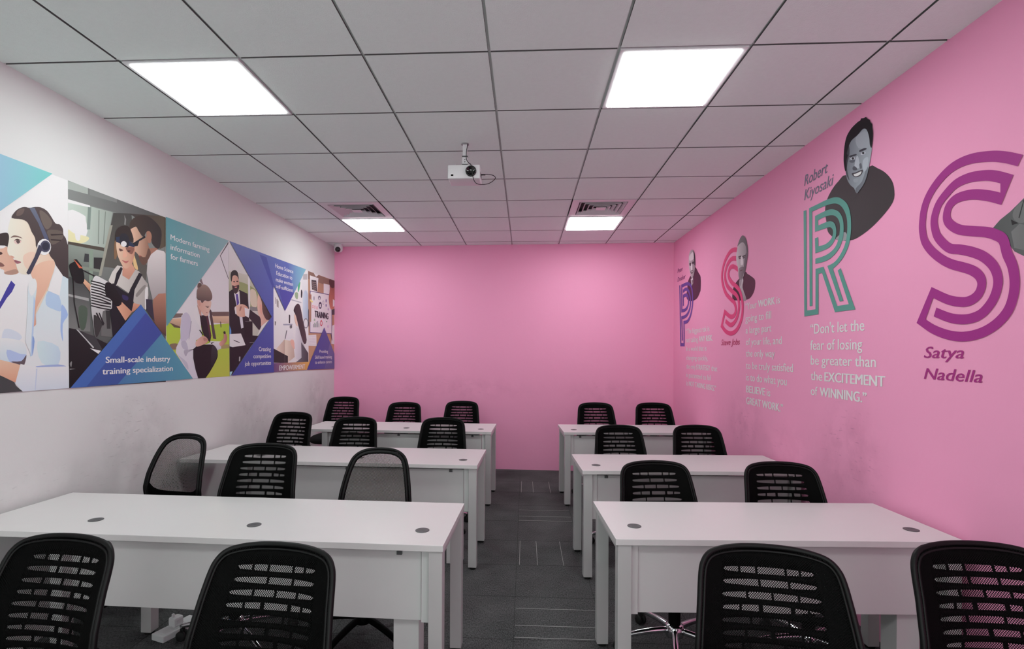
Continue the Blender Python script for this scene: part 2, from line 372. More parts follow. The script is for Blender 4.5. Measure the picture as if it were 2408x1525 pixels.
# ------------------------------------------------------------------ desks
def grommet_bm(x, y):
    bm = bmesh.new(); lathe(bm, [(0, TZ-.012), (.026, TZ-.012), (.026, TZ+.0005), (.031, TZ+.0005), (.031, TZ+.002), (.027, TZ+.003), (.0, TZ+.0028)], 28, Matrix.Translation((x, y, 0)))
    for a in (-.012, .0, .012): box(bm, x-.014, x+.014, y+a-.0022, y+a+.0022, TZ+.0028, TZ+.0034)
    return bm
def desk(label, loc, rz, x0, x1, depth, legs, groms, panel, riser, clips, side):
    """local frame: x along the desk, y away from the camera, front edge at y = 0"""
    t = thing('desk', label, 'desk', loc, rz, 'white classroom desks')
    obj('desktop', boxbm(x0, x1, 0, depth, TZ-.026, TZ, bev=.0016), M_LAM, t)
    for (lx0, lx1, ly0, ly1) in legs:
        l = obj('leg', boxbm(lx0, lx1, ly0, ly1, .016, TZ-.0262, bev=.003), M_LEG, t)
        bm = bmesh.new(); cyl(bm, (lx0+lx1)/2, (ly0+ly1)/2, 0, .0165, .022, .026, 16); obj('foot', bm, M_RUBBER, l)
    bm = bmesh.new()
    ys = sorted({l[2] for l in legs}); xs = sorted({l[0] for l in legs})
    for X in xs:                                      # rails of the steel frame under the top
        box(bm, X+.008, X+.048, ys[0]+.03, ys[-1]+.02, TZ-.07, TZ-.0265)
    box(bm, xs[0]+.03, xs[-1]+.03, depth-.08, depth-.04, TZ-.07, TZ-.0265); obj('frame_rail', bm, M_LEG, t)
    pb = boxbm(panel[0], panel[1], .062, .08, .397, TZ-.045, bev=.001)
    mp = obj('modesty_panel', pb, M_PANEL, t)
    for cx in clips:
        bm = bmesh.new(); box(bm, cx-.011, cx+.011, .05, .0625, TZ-.062, TZ-.046); cyl(bm, cx, .052, TZ-.058, TZ-.0425, .004, n=10); obj('clip', bm, M_DGREY, mp)
    for sx in side:
        obj('side_strip', boxbm(sx-.016, sx+.016, .045, .061, .397, TZ-.03, bev=.001), M_PANEL, t)
    for (ra, rb) in riser:
        obj('cable_riser', boxbm(ra, rb, .1, .2, .004, .66, bev=.002), M_PANEL, t)
    for (gx, gy) in groms: obj('grommet', grommet_bm(gx, gy), M_DGREY, t)
    return t
RL, RR_ = -.0294, .0413
def desk_left(y0, x0, label, clips=(-.195, -.95)):
    L0 = -.33
    dep = .606; lw = .058
    legs = [(-.063, -.005, .012, .07), (-.063, -.005, dep-.07, dep-.012), (-1.735, -1.677, .012, .07), (-1.735, -1.677, dep-.07, dep-.012)]
    return desk(label, (L0, y0, 0), RL, x0, 0, dep, legs, [(-.125, .175), (-.90, .175), (-1.668, .175)], (-1.735, -.104), [(-.232, -.122)], clips, (-.083,))
d1 = desk_left(2.118, -2.196, 'long white desk in the nearest left row, reaching the white wall, with three grommets showing', (-.195,))
d2 = desk_left(3.6405, -2.188, 'white desk of the second left row, behind the chair with the light mesh back')
d3 = desk_left(5.1773, -1.95, 'white desk at the far left, last row before the pink end wall')
def desk_right(y0, label, clips=(.17,)):
    dep = .566
    legs = [(.012, .07, .012, .07), (.012, .07, dep-.07, dep-.012), (1.425, 1.483, .012, .07), (1.425, 1.483, dep-.07, dep-.012)]
    return desk(label, (.3868, y0, 0), RR_, 0, 1.475, dep, [l if l[0] < 1 else (l[0]-.02, l[1]-.02, l[2], l[3]) for l in legs], [(.12, .17), (1.355, .15)], (.108, 1.40), [(1.255, 1.355)], clips, (.089,))
d4 = desk_right(2.2407, 'white desk in the nearest right row, beside the pink wall, with two grommets showing', ())
d5 = desk_right(3.5323, 'white desk of the second right row, in front of the middle pair of chairs')
d6 = desk_right(5.2217, 'white desk at the far right, last row before the pink end wall')

# ------------------------------------------------------------------ chairs
CH = .907          # height of the chair back's top at zero lift
def interp(tab, z):
    for (a, b_), (c, d) in zip(tab, tab[1:]):
        if z <= c: return b_+(d-b_)*max(0, (z-a))/(c-a)
    return tab[-1][1]
def back_y(z):     # side profile of the back: lumbar bulge, then reclined
    return interp([(.42, .235), (.50, .205), (.58, .198), (.66, .212), (.76, .245), (.86, .287), (.95, .325)], z)
def back_pt(x, z, off=0):
    hw = .24
    return (x, back_y(z)-.055*(abs(x)/hw)**2.2*.8+.03+off, z)
OUT_A = [(0, .907), (.07, .905), (.13, .898), (.168, .886), (.190, .864), (.202, .83), (.212, .75), (.222, .66), (.228, .58), (.226, .52), (.212, .47), (.18, .435), (.12, .425), (0, .423)]
OUT_B = [(0, .907), (.07, .903), (.12, .888), (.155, .862), (.175, .825), (.190, .77), (.205, .69), (.214, .61), (.216, .55), (.208, .50), (.185, .455), (.14, .43), (.08, .423), (0, .421)]
def outline(tab):
    h = smoothpath(tab, 5); return h
def half_width(tab, z):
    h = outline(tab)
    best = 0
    for (x0, z0), (x1, z1) in zip(h, h[1:]):
        if min(z0, z1) <= z <= max(z0, z1) and abs(z1-z0) > 1e-9: best = max(best, x0+(x1-x0)*(z-z0)/(z1-z0))
    return best
def rim_pts(tab, inset=0, off=0):
    h = outline(tab); loop = h + [(-x, z) for x, z in h[-2:0:-1]]
    c = Vector((0, .66)); out = []
    n = len(loop)
    for i in range(n):
        a, b_ = Vector(loop[i-1]), Vector(loop[(i+1) % n]); t = (b_-a).normalized(); nrm = Vector((-t.y, t.x))
        p = Vector(loop[i])
        if nrm.dot(p-c) > 0: nrm = -nrm
        p = p+nrm*inset
        out.append(back_pt(p.x, p.y, off))
    return out
def sheet(tab, inset, off, nx=28, nz=40, uv=True):
    bm = bmesh.new(); ul = bm.loops.layers.uv.new('uv')
    z0, z1 = .424+inset, .906-inset; rows = []
    for k in range(nz+1):
        t = k/nz; z = z0+(z1-z0)*(.5-.5*math.cos(PI*t))
        hw = max(.002, half_width(tab, z)-inset*.95)
        rows.append([(bm.verts.new(back_pt(-hw+2*hw*i/nx, z, off)), (-hw+2*hw*i/nx, z)) for i in range(nx+1)])
    for a, b_ in zip(rows, rows[1:]):
        for i in range(nx):
            q = (a[i], a[i+1], b_[i+1], b_[i]); f = bm.faces.new([v[0] for v in q]); f.smooth = True
            for lp, v in zip(f.loops, q): lp[ul].uv = v[1]
    return bm
SEG = {0: (.19, .38, .70, .86), 1: (.40, .72), 2: (.27, .53, .80), 3: (.19, .40, .72, .87), 4: (.30, .66), 5: (.24, .50, .78), 6: (.20, .62, .82), 7: (.33, .68), 8: (.25, .52, .77), 9: (.35, .67)}
def shell_bm(tab, off):
    """plastic back shell: closed grid whose cells are left open in the slots"""
    NX = 84; inset = .012
    rows = 10; pitch = .0325; top = .842; w0 = .126
    def slot(r, s):                    # s in -1..1 across the slot: (z_top, z_bottom)
        zc = top-r*pitch
        e = max(0, 1-.5*abs(s)**2.2) if abs(s) < .93 else max(0, (1-.5*abs(s)**2.2)*math.sqrt(max(0, 1-((abs(s)-.93)/.07)**2)))
        h = .0178*e
        up = .25+.06*r                              # upper rows sag like a smile, lower rows arch
        zt = zc-(.0178-h)*min(1, up)
        zb = zt - h*(1.0)
        return zt, zb
    bm = bmesh.new()
    lines = []
    zt0, zb0 = .905-inset, .425+inset
    xs = [(-1+2*i/NX) for i in range(NX+1)]
    grid = []
    for s_ in xs:
        x_ref = s_*.229
        # z positions of the grid lines in this column
        def hw_lim(z): return max(.003, half_width(tab, z)-inset)
        # top and bottom of the outline in this column
        col = []
        # search the outline for this |x|
        def zlim(up):
            lo, hi = (.62, zt0) if up else (zb0, .56)
            for _ in range(22):
                mid = (lo+hi)/2
                inside = hw_lim(mid) >= abs(x_ref)
                if up: lo, hi = (mid, hi) if inside else (lo, mid)
                else: lo, hi = (lo, mid) if inside else (mid, hi)
            return lo if up else hi
        zu, zd = zlim(True), zlim(False)
        zs = [zu, zu-(zu-.85)*.5 if zu > .85 else zu]
        for r in range(rows):
            wr = w0+.004*min(r, 4)-(.003*(r-5) if r > 5 else 0)
            s = max(-1, min(1, x_ref/wr)); zt, zb = slot(r, s)
            zs += [min(zt, zu), min(zb, zu)]
        zs += [max(zd, min(.46, zs[-1])), zd]
        zs = [max(z, zd) for z in zs]
        grid.append((x_ref, [bm.verts.new(back_pt(x_ref, z, off)) for z in zs], zs))
    for i in range(NX):
        xa, va, za = grid[i]; xb, vb, zb_ = grid[i+1]; xm = (xa+xb)/2
        for k in range(len(va)-1):
            if k >= 2 and (k-2) % 2 == 0 and (k-2)//2 < rows:
                r = (k-2)//2; wr = w0+.004*min(r, 4)-(.003*(r-5) if r > 5 else 0)
                t = (xm+wr)/(2*wr)
                if 0 < t < 1 and all(abs(t-c) > .013 for c in SEG[r]): continue
            if max(abs(za[k]-za[k+1]), abs(zb_[k]-zb_[k+1])) < 1e-5: continue
            try: f = bm.faces.new((va[k], vb[k], vb[k+1], va[k+1])); f.smooth = True
            except ValueError: pass
    bmesh.ops.remove_doubles(bm, verts=bm.verts[:], dist=1e-5)
    return bm
def chair(kind):
    t = thing('office_chair', '', 'chair', group='black mesh back office chairs')
    tab = OUT_A if kind == 'slot' else OUT_B
    up = []
    # seat cushion
    bm = bmesh.new(); ns = 36; prof = [(.86, .425), (.97, .432), (1, .45), (.985, .472), (.9, .486), (.5, .490), (.0, .489)]
    rings = []
    for (k, z) in prof:
        ring = []
        for i in range(ns):
            a = 2*PI*i/ns; ca, sa = math.cos(a), math.sin(a)
            e = .62
            x = .238*k*math.copysign(abs(ca)**e, ca); y = -.02+.235*k*math.copysign(abs(sa)**e, sa)
            ring.append(bm.verts.new((x, y, z-(.02*max(0, (-y-.12)/.13) if y < -.12 else 0))))
        rings.append(ring)
    for a, b_ in zip(rings, rings[1:]):
        for i in range(ns): bm.faces.new((a[i], a[(i+1) % ns], b_[(i+1) % ns], b_[i]))
    bm.faces.new(rings[0][::-1])
    bmesh.ops.remove_doubles(bm, verts=bm.verts[:], dist=1e-4)
    up.append(obj('seat', bm, M_FABRIC, t, True))
    bm = bmesh.new(); box(bm, -.09, .09, -.11, .12, .37, .424, bev=.012); up.append(obj('tilt_mechanism', bm, M_BLACK, t))
    # bracket from the seat to the back
    bm = bmesh.new(); pts = smoothpath([(0, .05, .405), (0, .18, .402), (0, .262, .43), (0, .278, .50), (0, .272, .55)] if kind == 'slot' else [(0, .05, .405), (0, .16, .402), (0, .24, .415), (0, .262, .44), (0, .262, .46)], 5)
    tube(bm, pts, [.03]*len(pts), prof=[(-1.3, -.3), (1.3, -.3), (1.3, .3), (-1.3, .3)]); up.append(obj('back_bracket', bm, M_BLACK, t, False))
    # rim
    bm = bmesh.new(); tube(bm, rim_pts(tab, .007, .003), .0085, 10, closed=True); tube(bm, rim_pts(tab, .0185 if kind == 'slot' else .024, -.002), .0045 if kind == 'slot' else .011, 8, closed=True)
    up.append(obj('back_frame', bm, M_RIM, t, True))
    if kind == 'slot':
        bm = shell_bm(tab, .012); s = obj('backrest', bm, M_BLACK, t)
        md = s.modifiers.new('thickness', 'SOLIDIFY'); md.thickness = .005; md.offset = 0
        up.append(s)
    else:
        bm = bmesh.new(); rows_ = []
        for k in range(9):
            row = []
            for i in range(29):
                q = -1+i/14; top_ = .552+.075*abs(q)**5; z = .432+(top_-.432)*k/8
                hw_ = max(.01, half_width(tab, z)-.014); row.append(bm.verts.new(back_pt(q*hw_, z, .006)))
            rows_.append(row)
        for a, b_ in zip(rows_, rows_[1:]):
            for i in range(28): bm.faces.new((a[i], a[i+1], b_[i+1], b_[i])).smooth = True
        s = obj('lumbar_shell', bm, M_BLACK, t); md = s.modifiers.new('thickness', 'SOLIDIFY'); md.thickness = .006; md.offset = 0
        up.append(s)
    up.append(obj('back_mesh', sheet(tab, .014, -.004), M_NET, t))
    # column and star base
    bm = bmesh.new(); cyl(bm, 0, 0, .10, .27, .030, .030); cyl(bm, 0, 0, .27, .39, .016); obj('column', bm, M_BLACK, t, False)
    mb = M_CHROME if kind == 'slot' else M_BLACK
    bm = bmesh.new(); lathe(bm, [(.03, .075), (.044, .08), (.047, .10), (.044, .135), (.034, .14)])
    for k in range(5):
        a = 2*PI*k/5+PI/2+.3; d = Vector((math.cos(a), math.sin(a), 0)); pts = [d*.035+Vector((0, 0, .112)), d*.12+Vector((0, 0, .107)), d*.22+Vector((0, 0, .092)), d*.295+Vector((0, 0, .072))]
        tube(bm, smoothpath([tuple(p) for p in pts], 3), [.024, .0235, .023, .0225, .022, .021, .020, .019, .018, .017], prof=[(-.75, -.45), (-.55, .4), (0, .62), (.55, .4), (.75, -.45)])
    obj('star_base', bm, mb, t, True)
    for k in range(5):
        a = 2*PI*k/5+PI/2+.3; d = Vector((math.cos(a), math.sin(a), 0)); s = Vector((-d.y, d.x, 0)); p = d*.288
        bm = bmesh.new()
        for q in (-.014, .014):
            mt = Matrix.Translation(p+s*q+Vector((0, 0, .026))) @ s.to_track_quat('Z', 'Y').to_matrix().to_4x4()
            lathe(bm, [(0, -.009), (.022, -.009), (.026, -.005), (.026, .005), (.022, .009), (0, .009)], 18, mt)
        box(bm, p.x-.009, p.x+.009, p.y-.009, p.y+.009, .03, .068, bev=.003)
        obj('caster', bm, M_RUBBER, t, True)
    for o in up: o['lifts'] = 1
    return t
proto = {'slot': chair('slot'), 'mesh': chair('mesh')}
used = {'slot': 0, 'mesh': 0}
def place_chair(kind, top, yaw_deg, label):
    """top = world position of the middle of the back's upper rim"""
    X, Y, Z = top; th = math.radians(yaw_deg); o = .302+.03
    loc = (X+o*math.sin(th), Y-o*math.cos(th), 0); lift = Z-CH
    if used[kind] == 0: r = proto[kind]; r.location = loc; r.rotation_euler = (0, 0, th); r['label'] = label
    else: r = dup(proto[kind], loc, th, label)
    used[kind] += 1
    for c in r.children: 
        if c.get('lifts'): c.location.z = lift
    return r
CHAIRS = [
 ('slot', (-1.492, 1.66, .916), -6, 'black office chair cut off at the bottom left corner, in front of the nearest desk'),
 ('slot', (-.75, 1.58, .934), -5, 'large black office chair left of the aisle, in front of the nearest left desk'),
 ('slot', (.735, 1.64, .94), -8, 'large black office chair right of the aisle, in front of the nearest right desk'),
 ('slot', (1.35, 1.66, .957), -2, 'black office chair cut off at the bottom right corner, by the pink wall'),
 ('mesh', (-2.2, 3.33, .983), -10, 'turned office chair with see-through mesh back beside the white wall, second left row'),
 ('slot', (-1.505, 3.0, .985), -1, 'black slotted chair in the middle behind the nearest left desk'),
 ('mesh', (-.86, 3.10, .95), 0, 'office chair with plain see-through mesh back near the aisle, left side'),
 ('slot', (.735, 3.06, .905), 6, 'black slotted chair by the aisle behind the nearest right desk'),
 ('slot', (1.42, 3.03, .915), 0, 'black slotted chair by the pink wall behind the nearest right desk'),
 ('slot', (-2.185, 4.90, .947), -8, 'black slotted chair by the white wall behind the second left desk'),
 ('slot', (-1.568, 4.84, .915), 0, 'black slotted chair in the middle behind the second left desk'),
 ('slot', (-.753, 4.86, .915), 0, 'black slotted chair by the aisle behind the second left desk'),
 ('slot', (.80, 4.58, .902), 4, 'black slotted chair by the aisle behind the second right desk'),
 ('slot', (1.434, 4.50, .92), 2, 'black slotted chair by the pink wall behind the second right desk'),
 ('slot', (-2.235, 6.42, .965), -3, 'black slotted chair in the far left corner behind the last desk'),
 ('slot', (-1.475, 6.42, .905), 0, 'black slotted chair in the middle of the far left row'),
 ('slot', (-.768, 6.42, .925), 0, 'black slotted chair by the aisle in the far left row'),
 ('slot', (.80, 6.06, .955), 4, 'black slotted chair by the aisle in the far right row'),
 ('slot', (1.445, 6.03, .962), 2, 'black slotted chair in the far right corner by both pink walls'),
]
for c in CHAIRS: place_chair(*c)

# extension socket on the floor under the nearest left desk
ps = thing('extension_socket', 'white extension socket with an adapter plugged in, on the carpet under the left desk', 'socket', (-1.885, 2.745, 0), math.radians(71))
bm = bmesh.new(); box(bm, -.10, .12, -.045, .045, 0, .034, bev=.005); obj('housing', bm, M_WPLAST, ps)
for k in range(3):
    bm = bmesh.new(); box(bm, -.08+k*.064, -.03+k*.064, -.034, .026, .034, .037, bev=.001); obj('outlet', bm, M_WPLAST, ps)
bm = bmesh.new(); box(bm, -.02, .035, -.022, .03, .037, .085, bev=.012); box(bm, -.012, -.002, .0, .012, .085, .103); obj('adapter', bm, M_WPLAST, ps)
bm = bmesh.new(); tube(bm, smoothpath([(.118, 0, .018), (.18, .02, .008), (.3, .12, .006), (.42, .1, .006), (.6, .22, .006)], 5), .004, 8); obj('cord', bm, M_RUBBER, ps, True)

